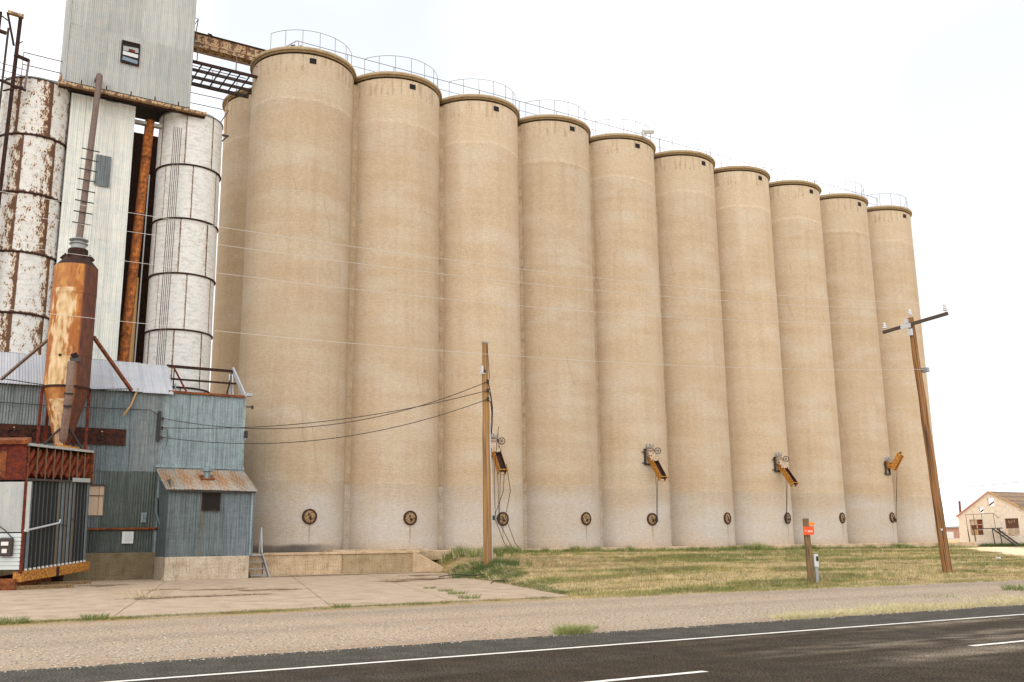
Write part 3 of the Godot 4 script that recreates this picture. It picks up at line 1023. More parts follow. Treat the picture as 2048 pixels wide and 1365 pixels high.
# ================================================================== elevator headhouse and steel tanks
func sheets(called: String, parent: Node3D, mats: Array, x0: float, x1: float, n: int, y0: float, y1: float, z: float, pitch: float, amp: float, b := Basis(), o := Vector3.ZERO, dent := 0.012):
	# n corrugated sheets side by side in the plane z, each a part of its own
	var w := (x1 - x0) / n
	var k := 0
	for i in n:
		var mb := MB.new()
		var wr := ceilf(w / pitch) * pitch + pitch * 0.5
		mb.corrugated(wr, y1 - y0, pitch, amp, 4, dent, i * 1.7 + y0)
		var jig := Vector3(0, rng.randf_range(-0.03, 0.03), 0.006 * (i % 2) + rng.randf_range(0.0, 0.004))
		obj(called, mb.done(), mats[rng.randi() % mats.size()], parent, o + b * (Vector3(x0 + i * w, y0, z) + jig), b * Basis(Vector3.BACK, rng.randf_range(-0.0025, 0.0025)))
		k += 1

func build_headhouse():
	var clad := [M.clad0, M.clad1, M.clad2, M.clad3]
	var white := [M.white_clad0, M.white_clad1, M.white_clad2, M.white_clad3]
	var t := thing("headhouse_tower", "tall grey corrugated tower box on a white corrugated shaft between steel tanks", "tower", Vector3(-9.5, 1.0, 0))
	# upper box, x -12.5 .. -6.55, front at z = 1
	var fr := Vector3(0, 0, 0)
	for row in [[23.05, 26.35], [26.3, 29.4], [29.35, 32.5], [32.45, 36.0]]:
		sheets("cladding_sheet", t, clad, -3.0, 2.95, 7, row[0], row[1], 1.0 - 0.006 * (row[0] - 23.0) / 3.0, 0.1, 0.016, Basis(), fr)
	var bl := Basis(Vector3.UP, -PI * 0.5)
	for row in [[23.05, 29.4], [29.35, 36.0]]:
		sheets("cladding_sheet", t, clad, -1.0, 0.98, 2, row[0], row[1], 3.02, 0.1, 0.016, bl, Vector3(0, 0, 0))
	bx("core", Vector3(-0.03, 29.5, -0.06), Vector3(5.86, 12.5, 1.94), M.dark_steel, t)
	bx("corner_trim", Vector3(-3.0, 29.5, 1.01), Vector3(0.09, 12.6, 0.07), M.clad1, t)
	bx("corner_trim", Vector3(2.98, 29.5, 1.01), Vector3(0.08, 12.6, 0.07), M.clad3, t)
	bx("roof", Vector3(0, 35.05, 0), Vector3(6.4, 0.12, 2.4), M.clad1, t)
	# window with louvres hanging askew
	var wn := bx("window", Vector3(-0.06, 25.42, 1.03), Vector3(0.86, 1.16, 0.1), M.black_void, t)
	for q in [[Vector3(-0.41, 0, 0.04), Vector3(0.06, 1.2, 0.08)], [Vector3(0.41, 0, 0.04), Vector3(0.06, 1.2, 0.08)], [Vector3(0, 0.58, 0.04), Vector3(0.88, 0.06, 0.08)], [Vector3(0, -0.58, 0.04), Vector3(0.88, 0.06, 0.08)]]:
		bx("frame", q[0], q[1], M.rust_dark, wn)
	bx("pane", Vector3(0, 0.2, 0.055), Vector3(0.74, 0.26, 0.012), M.grey_steel, wn, Basis(Vector3.BACK, 0.05))
	bx("pane", Vector3(0, -0.09, 0.06), Vector3(0.74, 0.2, 0.012), M.pale_steel, wn, Basis(Vector3.BACK, -0.03))
	bx("pane", Vector3(0, -0.4, 0.06), Vector3(0.74, 0.2, 0.012), M.glass_grey, wn, Basis(Vector3.BACK, -0.08))
	bx("loose_board", Vector3(0.05, 0.12, 0.075), Vector3(0.3, 0.16, 0.015), M.rust_red, wn, Basis(Vector3.BACK, -0.1))
	# ledge along the foot of the box
	bx("ledge_beam", Vector3(0.2, 22.62, 1.72), Vector3(7.0, 0.14, 0.5), M.peeling, t)
	bx("ledge_web", Vector3(0.2, 22.52, 1.66), Vector3(6.95, 0.1, 0.12), M.rust_dark, t)
	bx("floor", Vector3(0.0, 22.9, 0.3), Vector3(5.9, 0.16, 2.3), M.black_iron, t)
	for i in 5: bx("hanger", Vector3(-2.3 + i * 1.15, 22.85, 1.75), Vector3(0.05, 0.36, 0.05), M.rust_dark, t)
	# shaft, x -12.1 .. -9.1
	for row in [[6.2, 9.2], [9.15, 12.3], [12.25, 15.4], [15.35, 18.4], [18.3, 22.6]]:
		sheets("shaft_sheet", t, white, -2.62, 0.24, 4, row[0], row[1], 1.0 + 0.002 * row[0], 0.1, 0.014, Basis(), Vector3.ZERO, 0.008)
	bx("shaft_core", Vector3(-1.21, 14.2, 0.1), Vector3(2.78, 17.0, 1.68), M.galv_dark, t)
	var pm := MB.new()
	pm.corrugated(0.7, 1.6, 0.1, 0.016)
	obj("patch", pm.done(), M.galv1, t, Vector3(-1.28, 18.05, 1.1))
	bx("gap_shade_wall", Vector3(1.9, 12.0, -3.2), Vector3(2.2, 22.0, 0.1), M.rust_dark, t)  # dark wall added behind the gap to deepen its shade
	bx("cross_beam", Vector3(1.2, 22.1, 0.3), Vector3(2.0, 0.16, 0.3), M.clad2, t)

	_tank("steel_tank", Vector3(-13.5, 0.6, 0), "plate_rusty", "stacked-ring steel tank heavily rusted, at the left edge beside the white shaft", 3)
	_tank("steel_tank", Vector3(-6.1, 0.6, 0), "plate_pale", "stacked-ring steel tank with pale plates, between the dark gap and the concrete silos", 11)
	_tank("steel_tank", Vector3(-10.3, 0.6, -4.9), "plate_pale", "steel tank in deep shade seen through the gap beside the rusty pipe", 23)

	# pipes in the gap
	var rp := thing("spout_pipe", "thick rust-orange pipe slanting down the dark gap between shaft and tank", "pipe", Vector3(-8.25, 23.3, 0.3))
	rod("tube", [Vector3.ZERO, Vector3(-0.05, -1.5, 0), Vector3(-0.5, -13.5, 0)], 0.235, M.rust_orange, rp, 14)
	for i in 4: rod("collar", [Vector3(-0.07 - i * 0.13, -2.0 - i * 3.1, 0), Vector3(-0.075 - i * 0.13, -2.16 - i * 3.1, 0)], 0.252, M.rust, rp, 14)
	rod("foot_pipe", [Vector3(-0.15, -8.4, -0.1), Vector3(-0.14, -13.5, -0.1)], 0.16, M.tan_pipe, rp, 12)
	rod("conduit", [Vector3(0.12, -3.0, 0.2), Vector3(0.02, -13.5, 0.2)], 0.035, M.grey_steel, rp, 6)
	# cables down the pale tank
	var cb := thing("cable_bundle", "bundle of five thin dark cables hanging down the pale tank", "cables", Vector3(-7.35, 22.6, 1.85))
	for i in 5:
		rod("cable", [Vector3(i * 0.09, 0, 0), Vector3(i * 0.085 - 0.06, -6, 0.03 * i), Vector3(i * 0.08 - 0.12, -12.9, 0.03 * i)], 0.018, [M.dark_steel, M.thin_steel][i % 2], cb, 5)
	# exhaust pipe from the tower down to the cyclone
	var ep := thing("exhaust_pipe", "long mottled brown pipe running from the tower down to the rusty cyclone", "pipe", Vector3(-11.0, 24.4, 1.75))
	rod("elbow", [Vector3(0.0, 0.1, -0.7), Vector3(0.0, 0.14, -0.15), Vector3(-0.01, 0.05, 0.0), Vector3(-0.03, -0.35, 0.12)], 0.15, M.stack_paint, ep, 12)
	rod("tube", [Vector3(-0.03, -0.3, 0.11), Vector3(-0.33, -3.6, 1.7), Vector3(-0.97, -10.1, 5.25)], 0.14, M.stack_paint, ep, 14)
	for i in 8:
		var u := 0.47 + i * 0.062
		var p := Vector3(-0.03, -0.3, 0.11).lerp(Vector3(-0.97, -10.1, 5.25), u)
		bar("rung", p + Vector3(-0.38, 0, 0.17), p + Vector3(0.38, -0.04, 0.17), 0.04, 0.04, M.black_iron, ep)
	# catwalk bridge to the silos
	var cw := thing("catwalk_bridge", "dark open steel catwalk bridging from the tower to the first silo", "catwalk", Vector3(-6.6, 27.15, 0))
	for z in [0.4, -0.5, -1.35, -2.2]:
		bar("stringer", Vector3(0, 0, z), Vector3(4.1, 0, z), 0.1, 0.16 if z != -2.2 else 0.2, M.dark_steel if z < 0.3 else M.rust_dark, cw)
	for i in 8: bar("cross_bar", Vector3(0.25 + i * 0.52, -0.06, 0.4), Vector3(0.25 + i * 0.52, -0.06, -2.2), 0.06, 0.06, M.black_iron, cw)
	rod("top_rail", [Vector3(0, 1.15, 0.42), Vector3(3.9, 1.15, 0.42)], 0.035, M.peeling, cw)
	rod("middle_rail", [Vector3(0, 0.62, 0.42), Vector3(3.9, 0.62, 0.42)], 0.022, M.thin_steel, cw)
	for x in [0.5, 2.6]: rod("post", [Vector3(x, 0, 0.42), Vector3(x, 1.15, 0.42)], 0.03, M.thin_steel, cw)
	rod("back_rail", [Vector3(0, 1.1, -2.2), Vector3(3.9, 1.1, -2.2)], 0.025, M.thin_steel, cw)
	for x in [0.6, 2.0, 3.4]: rod("back_post", [Vector3(x, 0, -2.2), Vector3(x, 1.1, -2.2)], 0.022, M.thin_steel, cw)
	rod("gate_frame", [Vector3(-0.2, 2.55, 0.5), Vector3(0.42, 2.5, 0.5), Vector3(0.2, 0.1, 0.45)], 0.03, M.dark_steel, cw)
	rod("gate_brace", [Vector3(-0.1, 1.3, 0.5), Vector3(0.4, 2.45, 0.5)], 0.02, M.dark_steel, cw)
	var cv := thing("conveyor_box", "rusty peeling conveyor box crossing from the tower to the silo tops", "conveyor", Vector3(-6.6, 29.0, -1.0))
	bx("casing", Vector3(3.6, 0.02, 0), Vector3(7.2, 0.75, 0.75), M.peeling, cv)
	bx("lid", Vector3(3.6, 0.43, 0), Vector3(7.3, 0.06, 0.92), M.rust_dark, cv)
	for i in 5: bx("stiffener", Vector3(0.4 + i * 1.5, 0.02, 0.4), Vector3(0.06, 0.78, 0.05), M.rust, cv)
	for i in 3: _bird(Vector3([-5.2, -1.45, -1.05][i], [29.46, 28.42, 28.42][i], [-0.8, 2.2, 2.35][i]), [2.0, 0.6, 1.2][i], ["lone dark pigeon perched on the rusty conveyor box", "left pigeon of the pair on the first silo's rim", "right pigeon of the pair on the first silo's rim"][i])
	# railings on the tank decks
	var ra := thing("tank_deck_railing", "two-bar railing on the deck between the pale tank and the back silo", "railing", Vector3(-6.4, 23.75, -1.0))
	for y in [2.3, 1.7]: rod("bar", [Vector3(0, y - 0.02, 0), Vector3(2.45, y, 0)], 0.022, M.thin_steel, ra)
	rod("post", [Vector3(2.4, 0.3, 0), Vector3(2.4, 2.3, 0)], 0.035, M.tan_pipe, ra)
	for z in [0.0, 0.35]: rod("stay", [Vector3(1.7, 0.15, z), Vector3(2.4, 1.55, z)], 0.025, M.dark_steel, ra)
	var bkt := MB.new()
	bkt.beam(Vector3(1.5, 0.1, 0.2), Vector3(2.5, 0.1, 0.2), 0.1, 0.1); bkt.beam(Vector3(1.9, -0.6, 0.2), Vector3(2.45, 0.1, 0.2), 0.07, 0.07)
	obj("bracket", bkt.done(), M.dark_steel, ra)
	var rl := thing("tank_deck_railing", "two-bar railing on top of the rusty tank, left of the tower", "railing", Vector3(-14.3, 23.65, 0.0))
	for y in [2.0, 1.36]: rod("bar", [Vector3(0, y, 0), Vector3(1.85, y - 0.03, 0)], 0.024, M.thin_steel, rl)
	for x in [0.0, 1.78]: rod("post", [Vector3(x, 0, 0), Vector3(x, 2.0, 0)], 0.028, M.grey_steel, rl)
	bar("deck_edge", Vector3(-0.6, 0.1, 0.6), Vector3(1.7, 0.1, 0.6), 0.12, 0.14, M.dark_steel, rl)
	var cone := MB.new()
	cone.tube([Vector3(0, 0, 0), Vector3(0.32, 1.1, 0)], 0.22, 10, 0.12)
	tag(obj("spout_cone", cone.done(), M.rust_orange, self, Vector3(-12.75, 23.7, 0.3)), "short orange rusty spout standing on the rusty tank beside the tower", "spout")
	# leg frame at the frame's left edge
	var lf := thing("leg_frame", "dark rusty steel leg frame rising past the rusty tank at the far left", "frame", Vector3(-14.9, 0.3, 1.75))
	for q in [[0.12, 24.6, 0.0], [-0.75, 24.4, 0.1]]:
		bar("leg", Vector3(q[0] - 0.25, 0, q[2]), Vector3(q[0] + 0.1, q[1] + 1.8, q[2]), 0.17, 0.17, M.rust_dark, lf)
	bar("leg", Vector3(-0.45, 0, -0.9), Vector3(-0.2, 26.0, -0.9), 0.1, 0.1, M.dark_steel, lf)
	bar("head_beam", Vector3(-0.35, 26.3, 0.1), Vector3(0.35, 26.25, 0.1), 0.2, 0.14, M.peeling, lf)
	bar("brace", Vector3(-0.35, 26.3, 0.05), Vector3(0.05, 24.7, 0.05), 0.09, 0.09, M.rust_dark, lf)
	bar("brace", Vector3(-1.2, 26.4, 0.05), Vector3(-0.3, 25.9, 0.05), 0.05, 0.05, M.rust_dark, lf)
	bar("cross_beam", Vector3(-0.95, 25.3, 0.1), Vector3(-0.3, 25.2, 0.1), 0.14, 0.14, M.rust_dark, lf)
	bar("cross_beam", Vector3(0.1, 24.25, 0.05), Vector3(0.75, 24.1, 0.05), 0.14, 0.14, M.rust_dark, lf)
	bar("lattice_post", Vector3(0.68, 22.7, 0.05), Vector3(0.75, 24.15, 0.05), 0.1, 0.1, M.thin_steel, lf)
	for i in 3: rod("hand_rail", [Vector3(-1.0, 23.1 + i * 0.33, 0), Vector3(0.72, 22.95 + i * 0.33, 0)], 0.018, M.thin_steel, lf)
	bar("deck_beam", Vector3(-0.9, 22.9, 0.1), Vector3(0.75, 22.55, 0.1), 0.1, 0.1, M.rust_dark, lf)
	bar("brace", Vector3(-0.2, 22.3, 0.1), Vector3(0.6, 22.7, 0.1), 0.07, 0.07, M.rust_dark, lf)
	rod("hook", [Vector3(0.12, 24.9, 0), Vector3(0.3, 24.92, 0), Vector3(0.42, 25.05, 0)], 0.025, M.dark_steel, lf)

func _bird(at: Vector3, turn: float, label: String):
	var st := MB.new()
	var pts := [Vector3(-0.2, 0.07, 0), Vector3(-0.12, 0.1, 0), Vector3(-0.04, 0.13, 0), Vector3(0.05, 0.16, 0), Vector3(0.1, 0.22, 0), Vector3(0.13, 0.28, 0), Vector3(0.17, 0.29, 0), Vector3(0.2, 0.28, 0)]
	var rad := [0.02, 0.05, 0.08, 0.085, 0.05, 0.04, 0.035, 0.008]
	for i in 7:
		var a: Vector3 = pts[i]; var b: Vector3 = pts[i + 1]
		var d := (b - a).normalized(); var x := Vector3.BACK; var y := d.cross(x)
		for k in 10:
			var t0 := TAU * k / 10.0; var t1 := TAU * (k + 1) / 10.0
			var n0 := x * cos(t0) + y * sin(t0); var n1 := x * cos(t1) + y * sin(t1)
			st.quad(a + n0 * rad[i], a + n1 * rad[i], b + n1 * rad[i + 1], b + n0 * rad[i + 1])
	var o := thing("pigeon", label, "bird", at, Basis(Vector3.UP, turn), "pigeons on the elevator")
	obj("body", st.done(), M.black_iron, o)
	for z in [-0.03, 0.03]: rod("leg", [Vector3(0.02, 0.09, z), Vector3(0.03, 0.0, z)], 0.008, M.dark_steel, o, 4)

func _tank(called: String, at: Vector3, kind: String, label: String, sd: int):
	var o := thing(called, label, "tank", at, Basis(), "stacked-ring steel tanks")
	var H := 2.88
	var rings := 8
	var n := 7
	for r in rings:
		var y1 := 23.15 - r * H
		var y0 := maxf(y1 - H - 0.06, 0.0)
		if y1 <= 0.3: break
		var turn := rng.randf() * TAU / n
		if sd == 3: turn = -0.55 + r * 0.09 + (0.12 if r % 2 else 0.0)
		if sd == 11: turn = -0.35 + 0.28 * (r % 2)
		for i in n:
			var rad := 1.585 + 0.014 * ((i + r) % 2)
			var a0 := turn + TAU * i / n; var a1 := a0 + TAU / n + 0.012
			var mb := MB.new()
			mb.lathe([Vector2(rad + 0.035, y0), Vector2(rad + 0.02, y0 + 0.4), Vector2(rad, y1)], 9, Vector3.ZERO, a0, a1)
			obj("plate", mb.done(), M["%s%d" % [kind, (rng.randi() % 4) if kind != "plate_pale" or rng.randf() < 0.4 else rng.randi() % 2]], o)
		var hp := MB.new()
		hp.lathe([Vector2(1.6, y0 - 0.03), Vector2(1.66, y0 - 0.02), Vector2(1.665, y0 + 0.045), Vector2(1.62, y0 + 0.06)], 48)
		obj("hoop", hp.done(), M.rust_dark, o)
	var tp := MB.new()
	tp.lathe([Vector2(1.64, 23.1), Vector2(1.64, 23.17), Vector2(0.4, 23.45), Vector2(0.0, 23.5)], 40)
	obj("roof", tp.done(), M.galv0, o)
	var dm := MB.new()
	dm.lathe([Vector2(0.5, 23.3), Vector2(0.48, 23.5), Vector2(0.3, 23.62), Vector2(0.0, 23.66)], 20)
	obj("cap", dm.done(), M.galv4, o, Vector3(0.6, -0.1, 0.6))

# ================================================================== blue-grey warehouse and lean-to shed
func build_warehouse():
	var gl := [M.galv0, M.galv1, M.galv2, M.galv5, M.galv3]
	var hi := [M.galv2, M.galv4, M.galv0]
	var w := thing("warehouse", "long blue-grey corrugated metal warehouse on a concrete foundation", "warehouse", Vector3(-10.3, 0.2, 5.0))
	# front: two courses on the left, one tall course on the right
	sheets("wall_sheet", w, [M.galv3, M.galv_damp_shade, M.galv1, M.galv3], -6.9, 2.5, 8, 2.3, 4.75, 0.0, 0.115, 0.018, Basis(), Vector3.ZERO, 0.02)  # middle course darkened: stain plus painted shade
	sheets("wall_sheet", w, [M.galv_dark, M.galv_dark, M.galv_damp_shade], -6.9, 2.5, 8, 1.26, 2.34, -0.02, 0.115, 0.018, Basis(), Vector3.ZERO, 0.02)  # foot course darkest: damp stain with shade painted into the tint
	sheets("wall_sheet", w, [M.galv1, M.galv0, M.galv2, M.galv5], -6.9, 2.5, 8, 4.7, 8.28, 0.022, 0.115, 0.018, Basis(), Vector3.ZERO, 0.02)
	sheets("wall_sheet", w, hi, 2.5, 6.22, 3, 1.26, 8.3, 0.03, 0.115, 0.018, Basis(), Vector3.ZERO, 0.02)
	var br := Basis(Vector3.UP, PI * 0.5)
	sheets("wall_sheet", w, gl, 0.0, 3.0, 2, 1.26, 8.3, 6.24, 0.115, 0.018, br, Vector3.ZERO, 0.02)
	bx("inner_wall", Vector3(-0.35, 4.78, -1.53), Vector3(13.1, 7.04, 2.94), M.dark_steel, w)
	bx("corner_trim", Vector3(6.24, 4.78, 0.0), Vector3(0.09, 7.1, 0.09), M.galv4, w)
	var fd := MB.new()
	fd.bevel_box(Vector3.ZERO, Vector3(13.5, 1.5, 3.3), 0.03)
	obj("foundation", fd.done(), M.concrete_damp, w, Vector3(-0.3, 0.52, -1.53))
	# roof: front slope in single sheets, eave at y 8.4, ridge at y 9.95
	var slope := Vector3(0, 1.56, -1.5)
	var L := slope.length()
	var b := Basis(Vector3.RIGHT, slope.normalized(), Vector3.RIGHT.cross(slope.normalized()))
	var light := [M.galv_light, M.galv_light2, M.galv_light]
	sheets("roof_sheet", w, light, -6.95, 2.85, 8, 0.0, L, 0.0, 0.115, 0.016, b, Vector3(0, 8.18, 0.25), 0.01)
	var b2 := Basis(Vector3.UP, PI) * b
	sheets("roof_sheet", w, light, -2.85, 6.95, 5, 0.0, L, 0.0, 0.115, 0.016, b2, Vector3(0, 8.18, -2.75), 0.01)
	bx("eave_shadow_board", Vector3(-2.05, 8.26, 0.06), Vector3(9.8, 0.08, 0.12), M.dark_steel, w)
	bar("verge_trim", Vector3(2.86, 8.16, 0.27), Vector3(2.86, 9.76, -1.27), 0.05, 0.07, M.galv_light, w)
	# bare roof frame over the right bay
	for q in [[9.72, -1.25, 0.12, "ridge_purlin"], [9.02, -0.6, 0.08, "purlin"], [8.55, -1.8, 0.07, "purlin"]]:
		bar(q[3], Vector3(2.9, q[0], q[1]), Vector3(5.98, q[0], q[1]), q[2], q[2], M.rust_dark, w)
	bx("eave_beam", Vector3(4.52, 8.32, 0.07), Vector3(3.5, 0.1, 0.16), M.rust, w)
	bar("barge_board", Vector3(6.25, 8.26, 0.12), Vector3(5.98, 9.85, -1.3), 0.07, 0.2, M.galv_light, w)
	bar("rafter", Vector3(3.6, 8.32, 0.0), Vector3(3.2, 9.7, -1.22), 0.06, 0.06, M.rust_red, w)
	bar("rafter", Vector3(5.4, 8.3, -0.1), Vector3(5.95, 9.7, -1.22), 0.06, 0.06, M.rust_dark, w)
	bar("rafter", Vector3(3.05, 8.3, -0.4), Vector3(3.25, 9.7, -1.24), 0.05, 0.05, M.rust_dark, w)
	for x in [3.0, 3.25, 5.72, 5.86]: bar("stud", Vector3(x, 8.3, -0.6), Vector3(x, 8.85 if x < 4.0 else 9.5, -0.9), 0.06, 0.06, M.grey_steel if x < 4.0 else M.galv_light, w)
	bx("deck", Vector3(4.5, 8.28, -1.5), Vector3(3.4, 0.06, 2.9), M.rust_dark, w)
	bx("gutter_end", Vector3(6.4, 8.42, 0.1), Vector3(0.26, 0.13, 0.3), M.galv_light, w)
	# window with a tan board behind broken glazing
	var wn := bx("window", Vector3(0.06, 3.45, 0.07), Vector3(0.62, 1.24, 0.06), M.tan_board, w)
	bx("head", Vector3(0, 0.64, 0.03), Vector3(0.74, 0.07, 0.1), M.dark_steel, wn)
	bx("glazing_bar", Vector3(0, 0.2, 0.045), Vector3(0.64, 0.03, 0.03), M.dark_steel, wn)
	bx("glazing_bar", Vector3(0.12, 0.0, 0.045), Vector3(0.02, 1.2, 0.03), M.tan_pipe, wn)
	bx("side_frame", Vector3(0.33, 0.1, 0.03), Vector3(0.05, 1.0, 0.08), M.galv_dark, wn)
	# pale notice board
	var pb := bx("notice_plate", Vector3(1.45, 1.9, 0.075), Vector3(0.46, 0.5, 0.04), M.white_paint, w)
	bx("inner_plate", Vector3(0.02, 0.03, 0.025), Vector3(0.3, 0.38, 0.02), M.pale_steel, pb)
	rod("wall_pipe", [Vector3(-0.3, 2.25, 0.1), Vector3(2.7, 2.27, 0.1)], 0.055, M.rust, w, 8)
	rod("drain_pipe", [Vector3(2.52, 3.6, 0.12), Vector3(2.54, 2.9, 0.2), Vector3(2.86, 1.8, 0.8)], 0.075, M.galv3, w, 10)
	bx("patch", Vector3(2.05, 2.75, 0.07), Vector3(0.22, 0.42, 0.015), M.galv4, w)
	# long rusted signboard
	var sg := thing("signboard", "long rust-brown signboard with worn-off lettering on the warehouse wall", "signboard", Vector3(-12.2, 6.37, 5.09))
	bx("panel", Vector3.ZERO, Vector3(5.95, 0.7, 0.05), M.sign_rust, sg)
	for q in [[-0.5, 0.26], [0.34, 0.2], [2.0, 0.2], [-1.4, 0.2]]:
		var ring := []
		for i in 11:
			var a := 0.6 + 4.6 * i / 10.0
			ring.append(Vector3(q[0] + cos(a) * q[1], sin(a) * q[1] * 0.8, 0.034))
		rod("worn_letter", ring, 0.035, M.rust_dark, sg, 5)
		bx("paint_flake", Vector3(q[0] + 0.02, 0.17, 0.03), Vector3(0.13, 0.05, 0.008), M.tan_board, sg, Basis(Vector3.BACK, q[0]))
	# wall bracket with insulators and its wires
	var bk := thing("wire_bracket", "upright dark bracket with insulators on the warehouse wall", "bracket", Vector3(-7.88, 6.3, 5.16))
	bx("upright", Vector3(0, 0.62, 0), Vector3(0.13, 1.36, 0.1), M.black_iron, bk)
	for i in 3:
		var mb := MB.new()
		mb.lathe([Vector2(0.03, -0.07), Vector2(0.06, -0.05), Vector2(0.04, 0.0), Vector2(0.065, 0.05), Vector2(0.03, 0.08)], 10)
		obj("insulator", mb.done(), M.dark_steel, bk, Vector3(0.13, 0.12 + i * 0.42, 0.06))
	rod("loose_wire", [Vector3(0.1, 0.6, 0.05), Vector3(0.35, 0.5, 0.05), Vector3(0.42, 0.1, 0.05), Vector3(0.35, -0.25, 0.05)], 0.014, M.wire_dark, bk, 5)
	tag(rod("wall_wire", [Vector3(-16.5, 7.62, 5.2), Vector3(-12.0, 7.55, 5.2), Vector3(-8.3, 7.62, 5.2), Vector3(-7.9, 7.4, 5.2)], 0.018, M.wire_dark), "dark wire strung along the warehouse wall above the signboard", "wire")
	tag(rod("wall_strut", [Vector3(-8.85, 8.55, 5.12), Vector3(-9.15, 7.75, 5.35), Vector3(-9.4, 7.3, 5.2)], 0.045, M.tan_pipe), "short tan pipe strut hanging on the warehouse wall under the eave", "pipe")
	var cl := thing("corner_clamp", "small black cable clamp on the warehouse's right corner", "clamp", Vector3(-4.0, 6.75, 5.1))
	bx("block", Vector3(0.03, 0, 0.05), Vector3(0.13, 0.32, 0.14), M.black_iron, cl)
	bx("tip", Vector3(0, -0.2, 0.05), Vector3(0.06, 0.1, 0.06), M.grey_steel, cl)
	var hk := thing("wall_hook", "small iron hook sticking out from the warehouse corner near the eave", "hook", Vector3(-3.98, 8.05, 5.05))
	bar("arm", Vector3(0, 0, 0), Vector3(0.3, 0.02, 0.02), 0.05, 0.05, M.black_iron, hk)
	bx("eye", Vector3(0.28, 0.0, 0.02), Vector3(0.1, 0.16, 0.06), M.black_iron, hk)

	# --- shed
	var s := thing("lean_to_shed", "small blue-grey lean-to shed with a rusty roof and one dark window", "shed", Vector3(-5.9, 0.2, 7.0))
	var sf := [M.galv3, M.galv_shed, M.galv3]
	sheets("wall_sheet", s, sf, -1.76, 1.72, 3, 1.07, 3.82, 0.0, 0.115, 0.013, Basis(), Vector3.ZERO, 0.015)
	sheets("wall_sheet", s, [M.galv3], -2.0, 0.0, 1, 1.07, 4.3, 1.76, 0.115, 0.013, Basis(Vector3.UP, -PI * 0.5), Vector3.ZERO)
	sheets("wall_sheet", s, sf, 0.0, 2.0, 1, 1.07, 3.9, 1.76, 0.115, 0.013, Basis(Vector3.UP, PI * 0.5), Vector3.ZERO)
	bx("inner_wall", Vector3(0, 2.42, -1.06), Vector3(3.44, 2.7, 1.98), M.dark_steel, s)
	bx("corner_trim", Vector3(1.77, 2.45, 0.01), Vector3(0.07, 2.76, 0.07), M.galv4, s)
	bx("corner_trim", Vector3(-1.76, 2.45, 0.01), Vector3(0.06, 2.76, 0.06), M.galv2, s)
	var sb := MB.new()
	sb.bevel_box(Vector3.ZERO, Vector3(3.54, 1.2, 2.06), 0.025)
	obj("foundation", sb.done(), M.concrete, s, Vector3(-0.02, 0.47, -0.99))
	for i in 3: bx("form_line", Vector3(-0.02, 0.25 + i * 0.27, 0.042), Vector3(3.5, 0.012, 0.008), M.concrete_tan, s)
	var ss := Vector3(0, 1.06, -2.3)
	var sbs := Basis(Vector3.RIGHT, ss.normalized(), Vector3.RIGHT.cross(ss.normalized()))
	sheets("roof_sheet", s, [M.rusty_roof, M.rusty_roof2], -1.98, 1.82, 5, 0.0, ss.length(), 0.0, 0.115, 0.016, sbs, Vector3(0, 3.84, 0.28), 0.01)
	bx("eave_board", Vector3(-0.02, 3.8, 0.2), Vector3(3.8, 0.06, 0.05), M.dark_steel, s)
	bx("flashing", Vector3(-0.04, 4.98, -1.95), Vector3(3.95, 0.1, 0.1), M.galv4, s)
	var sw := bx("window", Vector3(-0.02, 3.36, 0.03), Vector3(0.72, 0.68, 0.05), M.black_void, s)
	for q in [[Vector3(-0.36, 0, 0.02), Vector3(0.06, 0.74, 0.06)], [Vector3(0.36, 0, 0.02), Vector3(0.06, 0.74, 0.06)], [Vector3(0, 0.35, 0.02), Vector3(0.72, 0.05, 0.06)], [Vector3(0, -0.35, 0.02), Vector3(0.78, 0.06, 0.07)]]:
		bx("frame", q[0], q[1], M.rust_dark, sw)
	for x in [-0.12, 0.12]: bx("glazing_bar", Vector3(x, 0, 0.03), Vector3(0.02, 0.66, 0.03), M.rust_dark, sw)
	bx("rust_streak", Vector3(-0.34, 2.05, 0.018), Vector3(0.05, 1.9, 0.012), M.rust_streak, s)
	var vt := MB.new()
	vt.lathe([Vector2(0.14, 0.0), Vector2(0.14, 0.42), Vector2(0.24, 0.44), Vector2(0.24, 0.56), Vector2(0.1, 0.66), Vector2(0.0, 0.66)], 14)
	obj("roof_vent", vt.done(), M.galv2, s, Vector3(0.02, 4.3, -1.0))
	bx("vent_flashing", Vector3(0.02, 4.47, -1.0), Vector3(0.6, 0.03, 0.5), M.rust, s, Basis(Vector3.RIGHT, 0.43))

